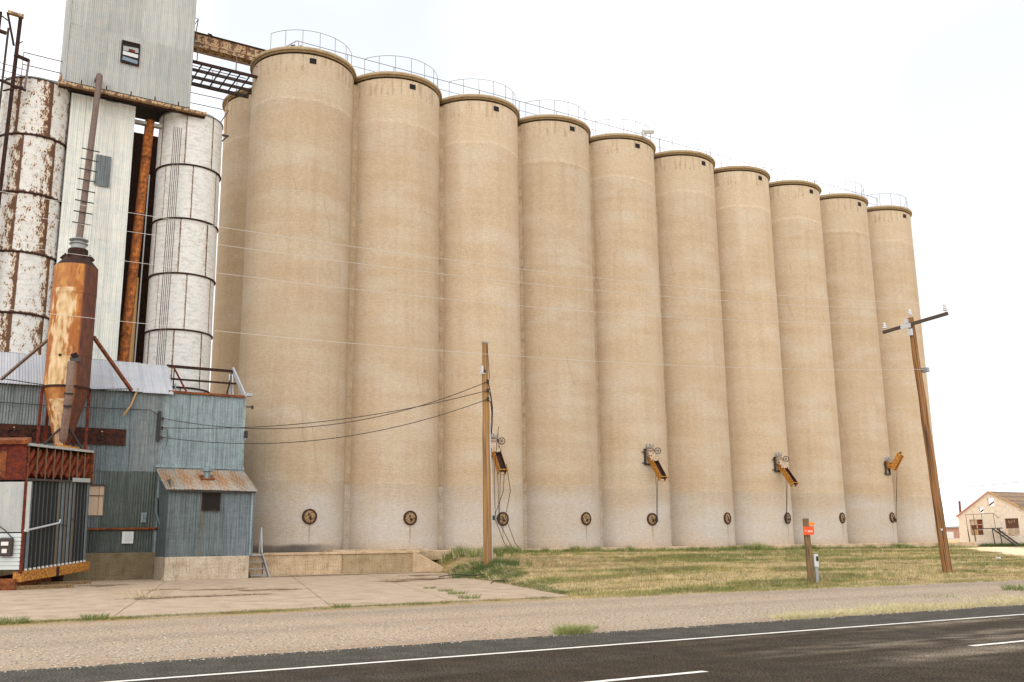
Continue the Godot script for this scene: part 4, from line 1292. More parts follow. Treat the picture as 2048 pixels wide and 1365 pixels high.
# ================================================================== rusty dryer with its cyclone
func build_dryer():
	var x := Vector3(0.5198, 0.045, -0.8531).normalized()
	var z := Vector3(0.854, 0, 0.52).normalized()
	var B := Basis(x, z.cross(x), z)
	var d := thing("grain_dryer", "rusty tilted grain dryer with dark vertical ribs and an orange skid beam", "dryer", Vector3(-13.4245, 0.526, 10.977), B)
	var bm := MB.new()
	bm.bevel_box(Vector3.ZERO, Vector3(5.75, 0.36, 0.3), 0.02)
	obj("skid_beam", bm.done(), M.yellow_rust, d, Vector3(2.8, 0.18, -0.1))
	bx("skid_joint", Vector3(2.75, 0.18, 0.04), Vector3(0.22, 0.34, 0.05), M.rust_dark, d)
	bx("chassis", Vector3(1.7, -0.18, -0.9), Vector3(4.8, 0.36, 0.25), M.rust, d)
	bx("chassis", Vector3(1.7, -0.2, -2.3), Vector3(4.8, 0.4, 0.25), M.rust, d)
	bx("chassis_end", Vector3(-0.05, -0.12, -1.4), Vector3(0.25, 0.5, 2.6), M.rust, d)
	bx("leg", Vector3(0.3, -0.4, -0.5), Vector3(0.3, 0.4, 0.3), M.rust_dark, d)
	bx("leg", Vector3(5.0, -0.45, -1.0), Vector3(0.4, 0.6, 0.4), M.rust_dark, d)
	bx("body", Vector3(2.75, 1.98, -1.26), Vector3(5.3, 3.15, 2.42), M.dryer_void, d)
	# ribs: bright galvanised or rusted channels over a dark wall
	var tones := [3, 1, 0, 0, 0, 0, 0, 0, 3, 1, 3, 1, 3, 0, 0, 0, 1]
	for i in 17:
		var m: Material = [M.galv_rib, M.galv_rib_light, M.galv_rib, M.galv_rib_rust][tones[i]]
		var wd: float = [0.04, 0.13, 0.08, 0.12][tones[i]]
		var mb := MB.new()
		var h := 1.55; var zb := -0.06
		mb.hexa([Vector3(-wd * 0.9, -h, zb), Vector3(wd * 0.9, -h, zb), Vector3(wd * 0.9, h, zb), Vector3(-wd * 0.9, h, zb), Vector3(-wd * 0.5, -h, -0.022), Vector3(wd * 0.5, -h, -0.022), Vector3(wd * 0.5, h, -0.022), Vector3(-wd * 0.5, h, -0.022)])
		obj("rib", mb.done(), m, d, Vector3(0.1 + i * 0.325, 1.97, 0.0))
		if i < 16: bx("clip", Vector3(0.26 + i * 0.325, 0.41, 0.03), Vector3(0.12, 0.07, 0.05), M.white_paint, d)
	rod("conduit", [Vector3(-0.1, 1.78, 0.08), Vector3(0.3, 1.8, 0.08), Vector3(2.55, 1.98, 0.08), Vector3(2.62, 2.1, 0.08)], 0.035, M.pale_steel, d, 8)
	for p in [Vector3(2.85, 1.9, 0.06), Vector3(3.75, 2.1, 0.06)]: rod("handle", [p, p + Vector3(0.45, -0.05, 0.02)], 0.02, M.black_iron, d)
	# upper louvre box
	bx("upper_back", Vector3(2.75, 4.15, -1.5), Vector3(5.4, 1.3, 2.0), M.dryer_void, d)
	for i in 11:
		var p := Vector3(-0.35 + i * 0.52, 3.72, -0.2)
		var q := p + Vector3(0.95, 0.9, 0.0)
		if q.x > 5.45: q = p + (q - p) * clampf((5.45 - p.x) / 0.95, 0.2, 1.0)
		if p.x < 0.02:
			p = p + (q - p) * ((0.02 - p.x) / 0.95)
		bar("slat", p, q, 0.22, 0.2, M.rust_slat, d)
	for i in 9: bx("mullion", Vector3(0.02 + i * 0.675, 4.17, -0.02), Vector3(0.03, 1.22, 0.04), M.mullion if i > 0 and i < 8 else M.rust, d)
	bx("head_rail", Vector3(2.72, 4.8, -0.02), Vector3(5.55, 0.09, 0.12), M.clad1, d)
	bx("sill_rail", Vector3(2.72, 3.56, 0.0), Vector3(5.5, 0.08, 0.1), M.dark_steel, d)
	bx("sill_plate", Vector3(4.35, 3.62, 0.06), Vector3(1.6, 0.16, 0.04), M.clad1, d)
	bx("end_panel", Vector3(5.45, 4.15, -0.9), Vector3(0.06, 1.35, 1.9), M.rust, d)
	bx("roof", Vector3(2.75, 4.95, -1.35), Vector3(5.5, 0.05, 2.7), M.rust, d, Basis(Vector3.RIGHT, 0.1))
	bx("roof_patch", Vector3(4.2, 4.88, -0.22), Vector3(2.4, 0.06, 0.5), M.yellow_rust, d, Basis(Vector3.RIGHT, 0.32))
	# near end
	bx("end_wall", Vector3(-0.03, 4.2, -1.3), Vector3(0.08, 1.3, 2.5), M.rust_red, d)
	bx("end_door", Vector3(-0.08, 4.1, -1.2), Vector3(0.03, 0.95, 0.9), M.rust, d)
	bx("end_cap", Vector3(-0.06, 4.93, -1.3), Vector3(0.35, 0.16, 2.6), M.rust, d, Basis(Vector3.BACK, 0.3))
	var eb := Basis(Vector3.UP, -PI * 0.5)
	sheets("end_sheet", d, [M.clad0], -2.6, 0.0, 2, 1.75, 3.5, 0.06, 0.2, 0.015, eb)
	for i in 9: bx("siding_board", Vector3(-0.08, 0.5 + i * 0.14, -1.3), Vector3(0.05, 0.13, 2.55), M.siding, d, Basis(Vector3.BACK, -0.12))
	bx("corner_post", Vector3(-0.05, 1.9, 0.0), Vector3(0.1, 3.2, 0.1), M.rust_red, d)
	var mt := thing("meter_box", "dark rusty meter box with two pale dials on the dryer's near end", "meter box", d.transform * Vector3(-0.2, 1.22, -0.48), B * Basis(Vector3.UP, -PI * 0.5))
	var mb2 := MB.new()
	mb2.bevel_box(Vector3.ZERO, Vector3(0.44, 0.62, 0.2), 0.03)
	obj("case", mb2.done(), M.dark_steel, mt)
	bx("dial_plate", Vector3(0.0, 0.12, 0.11), Vector3(0.25, 0.13, 0.03), M.white_paint, mt)
	bx("dial_plate", Vector3(0.0, -0.13, 0.11), Vector3(0.17, 0.14, 0.03), M.white_paint, mt)
	rod("cable", [Vector3(0.2, 0.3, 0.0), Vector3(-0.1, 0.6, 0.02), Vector3(-0.7, 1.0, 0.02)], 0.018, M.wire_dark, mt)
	# cyclone standing on the dryer
	var c := thing("cyclone", "rusty cyclone dust collector with peeling white paint on the dryer roof", "cyclone", Vector3(-11.97, 5.3, 7.0))
	var bd := MB.new()
	bd.lathe([Vector2(0.87, 2.75), Vector2(0.855, 4.0), Vector2(0.865, 4.02), Vector2(0.85, 6.6), Vector2(0.86, 6.62), Vector2(0.84, 7.85)], 40)
	obj("drum", bd.done(), M.cyclone, c)
	var cn := MB.new()
	cn.lathe([Vector2(0.27, 0.25), Vector2(0.3, 0.5), Vector2(0.87, 2.74)], 32)
	obj("cone", cn.done(), M.cyclone, c)
	var nk := MB.new()
	nk.lathe([Vector2(0.24, 0.0), Vector2(0.3, 0.04), Vector2(0.28, 0.3)], 20)
	obj("outlet", nk.done(), M.rust, c)
	var tp := MB.new()
	tp.lathe([Vector2(0.84, 7.84), Vector2(0.42, 8.35), Vector2(0.4, 8.4), Vector2(0.4, 8.62), Vector2(0.36, 8.66), Vector2(0.0, 8.66)], 32)
	obj("shoulder", tp.done(), M.rust_dark, c)
	for i in 6:
		var a := TAU * i / 6.0 + 0.3
		bar("fin", Vector3(sin(a) * 0.42, 8.42, cos(a) * 0.42), Vector3(sin(a) * 0.62, 8.2, cos(a) * 0.62), 0.03, 0.16, M.rust_dark, c)
	var cp := MB.new()
	cp.lathe([Vector2(0.3, 8.66), Vector2(0.3, 8.86), Vector2(0.37, 8.88), Vector2(0.37, 8.91), Vector2(0.22, 8.98), Vector2(0.22, 9.02), Vector2(0.38, 9.05), Vector2(0.38, 9.08), Vector2(0.17, 9.16), Vector2(0.0, 9.16)], 24)
	obj("cap", cp.done(), M.grey_steel, c)
	var bn := MB.new()
	bn.lathe([Vector2(0.87, 2.7), Vector2(0.93, 2.7), Vector2(0.93, 2.78), Vector2(0.87, 2.79)], 36)
	obj("band", bn.done(), M.rust_dark, c)
	rod("down_pipe", [Vector3(-0.02, 3.7, 0.98), Vector3(-0.02, 2.75, 1.02), Vector3(-0.02, 2.2, 0.92), Vector3(-0.02, 0.85, 0.5), Vector3(-0.02, 0.6, 0.3)], 0.15, M.pipe_paint, c, 12)
	for y in [2.45, 1.95]: rod("collar", [Vector3(-0.02, y, 0.96), Vector3(-0.02, y - 0.08, 0.945)], 0.17, M.black_iron, c, 12)
	var hole := MB.new()
	hole.box(Vector3.ZERO, Vector3(0.24, 0.2, 0.1), Basis(Vector3.BACK, 0.5))
	hole.box(Vector3(-0.52, 0.0, -0.1), Vector3(0.09, 0.09, 0.08))
	obj("hole", hole.done(), M.black_void, c, Vector3(0.08, 3.98, 0.84))
	bx("torn_flap", Vector3(0.12, 3.82, 0.89), Vector3(0.4, 0.22, 0.03), M.dark_steel, c, Basis.from_euler(Vector3(-0.35, 0, 0.2)))
	for q in [-0.9, 0.85]:
		bar("leg", Vector3(q, 2.75, 0.1), Vector3(q * 1.02, 0.15, 0.1), 0.11, 0.11, M.rust_red, c)
		bar("leg", Vector3(q * 0.6, 2.75, -0.7), Vector3(q * 0.62, 0.15, -0.7), 0.11, 0.11, M.rust_red, c)
		bar("brace", Vector3(q * 0.2, 1.05, 0.5), Vector3(q * 1.0, 0.15, 0.15), 0.07, 0.07, M.black_iron, c)
	bar("stay", Vector3(-0.85, 4.7, 0.0), Vector3(-2.3, 3.15, -1.4), 0.13, 0.07, M.pipe_paint, c)
	bar("stay", Vector3(0.86, 5.0, 0.0), Vector3(2.8, 3.1, -1.6), 0.12, 0.12, M.rust, c)
	rod("tie_wire", [Vector3(-2.3, 3.2, -1.4), Vector3(-0.8, 2.8, 0.2), Vector3(0.9, 2.75, 0.2), Vector3(2.7, 3.15, -1.5)], 0.022, M.wire_dark, c)
	# timbers under the dryer
	for q in [[Vector3(-12.6, 0.3, 10.6), 0.55, 2.0], [Vector3(-11.6, 0.33, 7.8), 0.5, 2.0]]:
		var tb := MB.new()
		tb.bevel_box(Vector3.ZERO, Vector3(q[2], 0.2, 0.28), 0.02)
		tag(obj("timber", tb.done(), M.wood_grey, self, q[0], Basis(Vector3.UP, q[1] - 0.3)), ["grey timber baulk lying in front of the dryer's near end", "grey timber baulk lying under the dryer's far end by the foundation"][0 if q[0].z > 9.0 else 1], "timber", "timber baulks under the dryer")

# ================================================================== loading dock and stairs
func build_dock():
	var d := thing("loading_dock", "low weathered concrete loading dock in front of the first two silos", "dock", Vector3(0, 0, 0))
	for q in [[-4.0, 1.0], [1.02, 5.1]]:
		var mb := MB.new()
		mb.bevel_box(Vector3.ZERO, Vector3(q[1] - q[0], 1.2, 2.4), 0.04)
		obj("dock_wall", mb.done(), M.concrete_tan if q[0] < 0.0 else M.concrete_dock, d, Vector3((q[0] + q[1]) * 0.5, 0.72, 3.8))
	for i in 3: bx("form_line", Vector3(-1.5, 0.58 + i * 0.27, 5.003), Vector3(4.9, 0.014, 0.006), M.concrete, d)
	var lip := MB.new()
	lip.bevel_box(Vector3.ZERO, Vector3(9.2, 0.12, 0.5), 0.02)
	obj("dock_lip", lip.done(), M.concrete_tan, d, Vector3(0.5, 1.3, 4.82))
	bx("dock_step", Vector3(3.4, 1.38, 3.2), Vector3(5.2, 0.14, 2.2), M.concrete_tan, d)
	var wg := MB.new()
	wg.hexa([Vector3(5.05, 0.0, 4.7), Vector3(6.1, 0.0, 5.9), Vector3(6.1, 0.5, 5.9), Vector3(5.05, 1.32, 4.7), Vector3(4.75, 0.0, 5.0), Vector3(5.8, 0.0, 6.2), Vector3(5.8, 0.5, 6.2), Vector3(4.75, 1.32, 5.0)])
	obj("wing_wall", wg.done(), M.concrete_tan, d)
	var s := thing("steel_steps", "short grey steel steps with one handrail beside the shed", "steps", Vector3(-3.55, 0.3, 5.35))
	for i in 4: bx("tread", Vector3(0.05, 0.98 - i * 0.29, 0.05 + i * 0.27), Vector3(0.85, 0.04, 0.26), M.pale_steel if i == 0 else M.grey_steel, s)
	for x in [-0.38, 0.48]: bar("stringer", Vector3(x, 1.15, -0.1), Vector3(x, -0.05, 1.25), 0.06, 0.16, M.dark_steel if x < 0 else M.grey_steel, s)
	rod("handrail", [Vector3(0.44, 0.95, -0.2), Vector3(0.44, 2.15, -0.2), Vector3(0.46, 2.2, -0.12), Vector3(0.48, 1.05, 0.05)], 0.035, M.pale_steel, s, 8)
	rod("post", [Vector3(0.62, -0.05, -0.2), Vector3(0.62, 1.1, -0.2)], 0.02, M.dark_steel, s)
	# dirt and dry stalks blown onto the apron
	var marks := [[-9.6, 18.4, 1.7, 0.7], [0.8, 6.3, 5.6, 0.5], [1.8, 12.4, 1.9, 1.1], [-0.2, 13.4, 0.9, 0.8], [-7.6, 15.0, 1.2, 0.5], [-6.2, 16.3, 1.3, 0.6], [-7.6, 18.5, 0.7, 0.45], [-9.3, 13.9, 0.6, 0.4], [2.9, 9.4, 0.9, 0.6], [-10.4, 9.5, 1.0, 0.9]]
	var k := 0
	var bits := []
	for q in marks:
		var mb := MB.new()
		var n := 22
		var ctr := Vector3(q[0], 0, q[1])
		ctr.y = 0.03 + (25.2 - q[1]) * 0.0135 + 0.055
		for i in n:
			var p := []
			for e in 2:
				var a := TAU * ((i + e) % n) / n
				var rr := 0.55 + 0.9 * absf(soil_noise.get_noise_2d(cos(a) * 14.0 + k * 31.0, sin(a) * 14.0)) + 0.25 * sin(a * 3.0 + k)
				p.append(ctr + Vector3(cos(a) * q[2] * rr, -0.018, sin(a) * q[3] * rr))
			mb.tri(ctr, p[1], p[0])
		var o := obj("dirt_patch", mb.done(), M.dirt)
		o.set_meta("kind", "stuff")
		k += 1
		for i in int(70 * q[2]):
			var a := rng.randf() * TAU; var rr := 1.1 * sqrt(rng.randf())
			bits.append([ctr + Vector3(cos(a) * q[2] * rr, -0.01, sin(a) * q[3] * rr), rng.randf_range(0.3, 0.7), rng.randf_range(0.08, 0.3), tone(Color(0.24, 0.16, 0.09) if rng.randf() < 0.6 else Color(0.42, 0.33, 0.2), 0.4)])
	scatter("leaf_litter", blade_mesh(9, 0.16, 0.24, 0.012, 1.6, 21), bits)

# ================================================================== poles and wires
func sag(a: Vector3, b: Vector3, s: float, n := 14) -> Array:
	var o := []
	for i in n + 1:
		var t := float(i) / n
		o.append(a.lerp(b, t) - Vector3.UP * s * 4.0 * t * (1.0 - t))
	return o

func pole_mesh(foot: Vector3, top: Vector3, r0: float, r1: float) -> ArrayMesh:
	var k := MB.new()
	var pts := []
	for i in 13:
		var t := i / 12.0
		pts.append((top - foot) * t + Vector3(sin(i * 1.7) * 0.012, 0, cos(i * 2.3) * 0.012))
	k.tube(pts, r0, 16, r1)
	return k.done()

func insulator(parent: Node3D, at: Vector3, m: Material, k := 1.0, b := Basis()):
	var mb := MB.new()
	mb.lathe([Vector2(0.02, 0.0), Vector2(0.02, 0.07), Vector2(0.1, 0.08), Vector2(0.09, 0.12), Vector2(0.05, 0.14), Vector2(0.085, 0.16), Vector2(0.075, 0.2), Vector2(0.04, 0.22), Vector2(0.06, 0.25), Vector2(0.055, 0.31), Vector2(0.0, 0.33)], 14)
	obj("insulator", mb.done(), m, parent, at, b * Basis.from_scale(Vector3.ONE * k))

func build_poles():
	# short pole before the third silo
	var f := Vector3(4.68, 0.62, 12.5); var t := Vector3(4.6, 10.63, 12.5)
	var p := thing("utility_pole", "short weathered wooden pole without crossarm, standing before the silos", "utility pole", f, Basis(), "")
	obj("shaft", pole_mesh(f, t, 0.2, 0.135), M.wood, p)
	bx("top_cap", Vector3(-0.08, 10.0, 0), Vector3(0.25, 0.06, 0.25), M.grey_steel, p)
	for y in [8.18, 7.77, 7.38]:
		var mb := MB.new()
		mb.lathe([Vector2(0.03, -0.08), Vector2(0.07, -0.06), Vector2(0.045, 0.0), Vector2(0.07, 0.06), Vector2(0.03, 0.09)], 10)
		obj("spool", mb.done(), M.black_iron, p, Vector3(-0.05, y, 0.2))
	var bb := bx("lamp_bracket", Vector3(-0.25, 8.55, 0.1), Vector3(0.32, 0.05, 0.06), M.pale_steel, p)
	bx("lamp_socket", Vector3(-0.05, 0.18, 0.0), Vector3(0.1, 0.3, 0.1), M.pale_steel, bb)
	bx("lamp_knob", Vector3(0.05, 0.1, 0.03), Vector3(0.1, 0.12, 0.1), M.black_iron, bb)
	rod("conduit", [Vector3(0.2, 0.0, 0.02), Vector3(0.16, 4.0, 0.02), Vector3(0.12, 6.4, 0.02)], 0.045, M.pale_steel, p, 8)
	rod("riser_cable", sag(Vector3(0.0, 8.15, 0.1), Vector3(0.14, 5.8, 0.1), 0.0, 4).map(func(q: Vector3) -> Vector3: return q + Vector3(0.14 * sin((8.15 - q.y) / 2.35 * PI), 0, 0.05)), 0.02, M.wire_dark, p)
	rod("riser_cable", [Vector3(0.0, 7.74, 0.18), Vector3(0.12, 7.5, 0.15), Vector3(0.2, 6.9, 0.1), Vector3(0.26, 4.9, -0.2)], 0.02, M.wire_dark, p)
	rod("riser_cable", [Vector3(0.0, 7.35, 0.18), Vector3(0.12, 7.2, 0.15), Vector3(0.2, 6.7, 0.1)], 0.02, M.wire_dark, p)
	rod("old_cable", [Vector3(-0.07, 9.9, 0.16), Vector3(0.0, 9.0, 0.19), Vector3(0.03, 8.3, 0.2)], 0.014, M.wire_dark, p)
	var wl := ["highest of the three dark service wires from the short pole to the warehouse bracket", "middle dark service wire from the short pole to the warehouse bracket", "lowest dark service wire from the short pole to the warehouse bracket"]
	for i in 3:
		var a := f + Vector3(-0.06, [8.18, 7.77, 7.38][i], 0.24)
		var b := Vector3(-7.74, [7.28, 6.86, 6.44][i], 5.24)
		tag(rod("service_wire", sag(a, b, [1.15, 0.55, 0.95][i], 24), 0.017, M.wire_dark, self, 5), wl[i], "wire", "service wires")
	# loose cables from the spout to the ground
	var lc := thing("loose_cables", "tangle of loose dark cables hanging from the first spout to the weeds", "cables", Vector3(10.9, 6.0, 3.9))
	rod("cable", [Vector3(0, 0, 0), Vector3(-0.1, -1.5, 0), Vector3(-0.35, -2.9, -0.6), Vector3(0.1, -4.3, -0.3), Vector3(0.5, -5.2, 0.5)], 0.018, M.wire_dark, lc, 5)
	rod("cable", [Vector3(0.1, 0, 0), Vector3(0.35, -1.5, 0), Vector3(0.25, -2.9, -0.4), Vector3(0.6, -4.3, 0.0), Vector3(1.0, -5.0, 0.4)], 0.018, M.wire_dark, lc, 5)
	rod("cable", [Vector3(-0.5, 2.0, 0.2), Vector3(-0.75, -0.6, 0.1), Vector3(-0.4, -2.9, -0.4), Vector3(-0.1, -3.3, -0.4), Vector3(0.25, -4.6, 0.3), Vector3(0.6, -5.3, 2.2)], 0.018, M.wire_dark, lc, 5)
	bx("junction_box", Vector3(-0.42, -2.95, -0.55), Vector3(0.1, 0.24, 0.1), M.black_iron, lc)
	var gc := thing("ground_cable", "dark cable lying in coils where the apron meets the weeds", "cable", Vector3(2.9, 0.3, 13.5))
	rod("coil", [Vector3(-0.8, 0.04, -0.6), Vector3(-0.4, 0.12, 0.1), Vector3(0.2, 0.06, 0.5), Vector3(0.9, 0.12, 0.4)], 0.02, M.black_iron, gc, 5)
	rod("coil", [Vector3(-1.3, -0.1, 4.4), Vector3(-0.9, -0.02, 4.0), Vector3(-0.3, -0.05, 4.3), Vector3(0.0, -0.02, 4.0)], 0.02, M.black_iron, gc, 5)

	# tall leaning pole with crossarm
	f = Vector3(21.0, 0.1, 23.5); t = Vector3(20.4, 11.35, 23.35)
	p = thing("utility_pole", "tall leaning brown pole with a crossarm and three insulators", "utility pole", f)
	obj("shaft", pole_mesh(f, t, 0.21, 0.135), M.creosote, p)
	var ax := t - f + Vector3(0.0, -0.38, 0)
	bar("crossarm", ax + Vector3(-0.17, -0.05, -1.35), ax + Vector3(-0.17, 0.15, 1.95), 0.1, 0.14, M.crossarm, p)
	bx("arm_plate", ax + Vector3(-0.25, -0.02, -0.1), Vector3(0.05, 0.2, 0.5), M.pale_steel, p)
	bx("arm_strap", ax + Vector3(-0.2, -0.32, 0.06), Vector3(0.1, 0.3, 0.2), M.pale_steel, p)
	bx("top_bracket", ax + Vector3(-0.12, 0.22, -0.1), Vector3(0.12, 0.2, 0.16), M.pale_steel, p)
	for q in [[-1.25, 0.03], [0.0, 0.42], [1.85, 0.22]]:
		insulator(p, ax + Vector3(-0.17 if q[0] != 0.0 else 0.0, q[1], q[0]), M.porcelain, 1.1)
	bx("neutral_clamp", Vector3(-0.25, 8.85, 0.1), Vector3(0.16, 0.2, 0.3), M.grey_steel, p)
	bx("pole_tag", Vector3(-0.25, 1.9, 0.1), Vector3(0.03, 0.08, 0.08), M.pale_steel, p, Basis(Vector3.UP, 0.5))
	var names := ["farthest of the pale power lines, from the crossarm's far insulator", "pale power line from the pole-top insulator past the silos", "nearest pale power line, from the crossarm's near insulator", "lowest pale power line, clamped below the crossarm"]
	for i in 4:
		var off: Array = [[-1.25, 0.36], [0.0, 0.78], [1.85, 0.58], [0.15, -2.05]][i]
		var a := f + ax + Vector3(-0.17, off[1], off[0])
		if i == 3: a = f + Vector3(-0.3, 8.87, 0.15)
		var b := Vector3(-46.0, a.y, a.z)
		tag(rod("power_line", sag(a, b, [1.9, 1.85, 1.75, 1.6][i], 40), 0.0065, M.wire_bare, self, 5), names[i], "wire", "pale power lines")

	# marker post with orange signs
	var m := thing("marker_post", "wooden post carrying a small orange sign and an orange tab", "post", Vector3(11.25, 0.05, 24.5))
	var pm := MB.new()
	pm.tube([Vector3(0.1, 0, 0), Vector3(0.05, 1.2, 0), Vector3(0.03, 2.36, 0)], 0.125, 14, 0.115)
	obj("shaft", pm.done(), M.wood_grey, m)
	var faceb := Basis(Vector3.UP, -0.55)
	var sg := bx("sign", Vector3(-0.07, 1.91, 0.19), Vector3(0.37, 0.3, 0.02), M.orange_sign, m, faceb)
	var mk := MB.new()
	for i in 7: mk.box(Vector3(-0.02 + i * 0.03, -0.015 + 0.02 * sin(i * 2.0), 0), Vector3(0.022, 0.05 + 0.02 * cos(i * 3.0), 0.004))
	mk.box(Vector3(-0.14, -0.01, 0), Vector3(0.07, 0.025, 0.004)); mk.box(Vector3(-0.13, 0.01, 0), Vector3(0.03, 0.03, 0.004)); mk.box(Vector3(0.06, -0.05, 0), Vector3(0.24, 0.014, 0.004))
	obj("sign_print", mk.done(), M.white_paint, sg, Vector3(0, 0, 0.013), Basis.from_scale(Vector3(0.8, 0.8, 1.0)))
	bx("tab", Vector3(0.14, 2.16, 0.16), Vector3(0.23, 0.11, 0.02), M.orange_tab, m, faceb)
	bx("relay_box", Vector3(0.22, 1.93, 0.05), Vector3(0.15, 0.28, 0.2), M.black_iron, m, faceb)
	var pd := thing("utility_pedestal", "slim grey utility pedestal box right against the marker post", "pedestal", Vector3(11.52, 0.05, 24.62), Basis(Vector3.UP, -0.5))
	var pb := MB.new()
	pb.bevel_box(Vector3(0, 0.3, 0), Vector3(0.12, 0.6, 0.1), 0.015)
	obj("stem", pb.done(), M.grey_steel, pd)
	var pc := MB.new()
	pc.bevel_box(Vector3(0, 0.83, 0), Vector3(0.17, 0.46, 0.15), 0.02)
	obj("head", pc.done(), M.pale_steel, pd)
	bx("meter_window", Vector3(0.03, 0.9, 0.08), Vector3(0.08, 0.17, 0.012), M.black_iron, pd)

# ================================================================== beyond the silos
func build_far_things():
	var gb := Basis(Vector3.BACK, Vector3.UP, Vector3.LEFT)     # local x along world z, facing -x
	var b := thing("white_building", "derelict white stucco gable building with open windows, at the right edge", "building", Vector3(63.8, 0.8, 0))
	var wall := CSGPolygon3D.new()
	wall.name = "gable_wall"
	wall.polygon = PackedVector2Array([Vector2(-4.05, -0.6), Vector2(3.3, -0.6), Vector2(3.3, 2.55), Vector2(-0.8, 4.74), Vector2(-4.05, 2.78)])
	wall.depth = 0.3
	wall.material = M.stucco
	wall.transform = Transform3D(gb, Vector3.ZERO)
	b.add_child(wall)
	for q in [[-2.36, 1.78, 1.22, 1.36, "window_opening"], [0.95, 1.78, 1.2, 1.36, "window_opening"], [-0.78, 3.92, 0.62, 0.68, "attic_opening"], [-1.74, 3.25, 0.45, 0.5, "attic_opening"]]:
		var cut := CSGBox3D.new()
		cut.name = q[4]
		cut.operation = CSGShape3D.OPERATION_SUBTRACTION
		cut.size = Vector3(q[2], q[3], 1.0)
		cut.position = Vector3(q[0], q[1], -0.15)
		cut.rotation.z = 0.0 if q[4] != "attic_opening" or q[0] > -1.0 else 0.18
		cut.material = M.stucco
		wall.add_child(cut, true)
	bx("side_wall", Vector3(7.2, 0.98, -3.9), Vector3(13.8, 3.1, 0.3), M.stucco, b)
	bx("side_wall", Vector3(7.2, 0.98, 3.15), Vector3(13.8, 3.1, 0.3), M.stucco, b)
	bx("floor", Vector3(7.0, 0.1, -0.4), Vector3(13.5, 0.1, 7.0), M.concrete_grey, b)
	# shingled slope on the near side, in overlapping courses
	var r := Vector3(0, -2.25, 4.35)
	var n := 16
	var sb := Basis(Vector3.RIGHT, atan2(2.25, 4.35))
	for i in n:
		var c := Vector3(7.2, 4.82, -0.85) + r * ((i + 0.5) / n)
		var mb := MB.new()
		mb.box(Vector3.ZERO, Vector3(14.8 + rng.randf_range(-0.1, 0.1), 0.035, r.length() / n + 0.06), Basis(Vector3.RIGHT, 0.08))
		obj("shingle_course", mb.done(), [M.shingle, M.shingle_pale][rng.randi() % 2], b, c + Vector3(0, rng.randf_range(-0.015, 0.015), 0), sb)
	bar("rake_trim", Vector3(-0.08, 2.76, -4.15), Vector3(-0.08, 4.82, -0.8), 0.14, 0.12, M.brick_red_hazed, b)
	bar("rake_trim", Vector3(-0.12, 4.82, -0.8), Vector3(-0.12, 2.5, 3.55), 0.16, 0.1, M.tan_pipe, b)
	for i in 4: bar("rafter", Vector3(2.5 + i * 3.6, 2.8, -3.95), Vector3(2.5 + i * 3.6, 4.75, -0.85), 0.08, 0.12, M.dark_steel, b)
	bar("ridge_board", Vector3(0.1, 4.72, -0.82), Vector3(14.2, 4.72, -0.82), 0.08, 0.14, M.dark_steel, b)
	rod("stack_pipe", [Vector3(0.3, 2.6, -3.95), Vector3(0.3, 4.15, -3.92)], 0.1, M.rust, b, 8)
	# left window: brown panes in a pale frame
	var lw := bx("window", Vector3(0.2, 1.78, -2.36), Vector3(0.03, 1.34, 1.2), M.black_void, b)
	var kk := 0
	for iy in 3:
		for iz in 2:
			bx("pane", Vector3(-0.03, 0.45 - iy * 0.45, -0.29 + iz * 0.58), Vector3(0.02, 0.4, 0.53), [M.tan_board, M.rust, M.brown_board, M.rust_red, M.tan_pipe, M.brown_board][kk], lw)
			kk += 1
	for z in [-0.6, 0.0, 0.6]: bx("frame", Vector3(-0.05, 0, z), Vector3(0.05, 1.36, 0.06), M.tan_board, lw)
	for y in [-0.225, 0.225]: bx("frame", Vector3(-0.05, y, 0), Vector3(0.05, 0.05, 1.2), M.tan_board, lw)
	# right window: brown board with a white scrawl, broken lights below
	var rw := bx("window", Vector3(0.1, 2.05, 0.95), Vector3(0.05, 0.84, 1.18), M.brown_board, b)
	var sc := MB.new()
	sc.tube([Vector3(0, 0.12, -0.28), Vector3(0, -0.12, -0.18), Vector3(0, 0.1, -0.1), Vector3(0, -0.1, -0.02), Vector3(0, 0.14, 0.05), Vector3(0, -0.05, 0.1), Vector3(0, 0.18, 0.18), Vector3(0, -0.02, 0.24), Vector3(0, 0.2, 0.32)], 0.022, 5)
	obj("scrawl", sc.done(), M.tan_board, rw, Vector3(-0.03, 0.1, -0.05))
	bx("frame", Vector3(0, -0.68, 0.05), Vector3(0.05, 0.5, 0.06), M.tan_board, rw)
	bx("sill", Vector3(-0.03, -0.98, 0), Vector3(0.2, 0.05, 1.25), M.tan_board, rw)
	# iron landing and stair before the gable
	var l := thing("iron_landing", "rusty iron landing with rails and stair in front of the white building", "stairs", Vector3(63.1, 0.8, -2.8))
	bar("platform", Vector3(0, 1.62, 0.75), Vector3(0, 1.66, 3.15), 0.5, 0.07, M.dark_steel, l)
	for z in [0.05, 0.62, 2.35, 3.0]: bar("leg", Vector3(0, -0.1, z + 0.12), Vector3(0, 1.62, z), 0.06, 0.06, M.dark_steel, l)
	for z in [0.0, 0.72, 1.5, 2.6]: rod("rail_post", [Vector3(0, 1.6 if z > 0.7 else 0.9, z + 0.06), Vector3(0, 2.9, z)], 0.022, M.dark_steel, l)
	rod("top_rail", [Vector3(0, 2.88, 0), Vector3(0, 2.93, 2.6), Vector3(0, 2.5, 3.1)], 0.024, M.dark_steel, l)
	for x in [-0.3, 0.3]: bar("stringer", Vector3(x, 1.6, 2.6), Vector3(x, 0.1, 4.6), 0.05, 0.12, M.dark_steel, l)
	for i in 5: bx("tread", Vector3(0, 1.35 - i * 0.3, 2.95 + i * 0.4), Vector3(0.6, 0.04, 0.28), M.dark_steel, l)
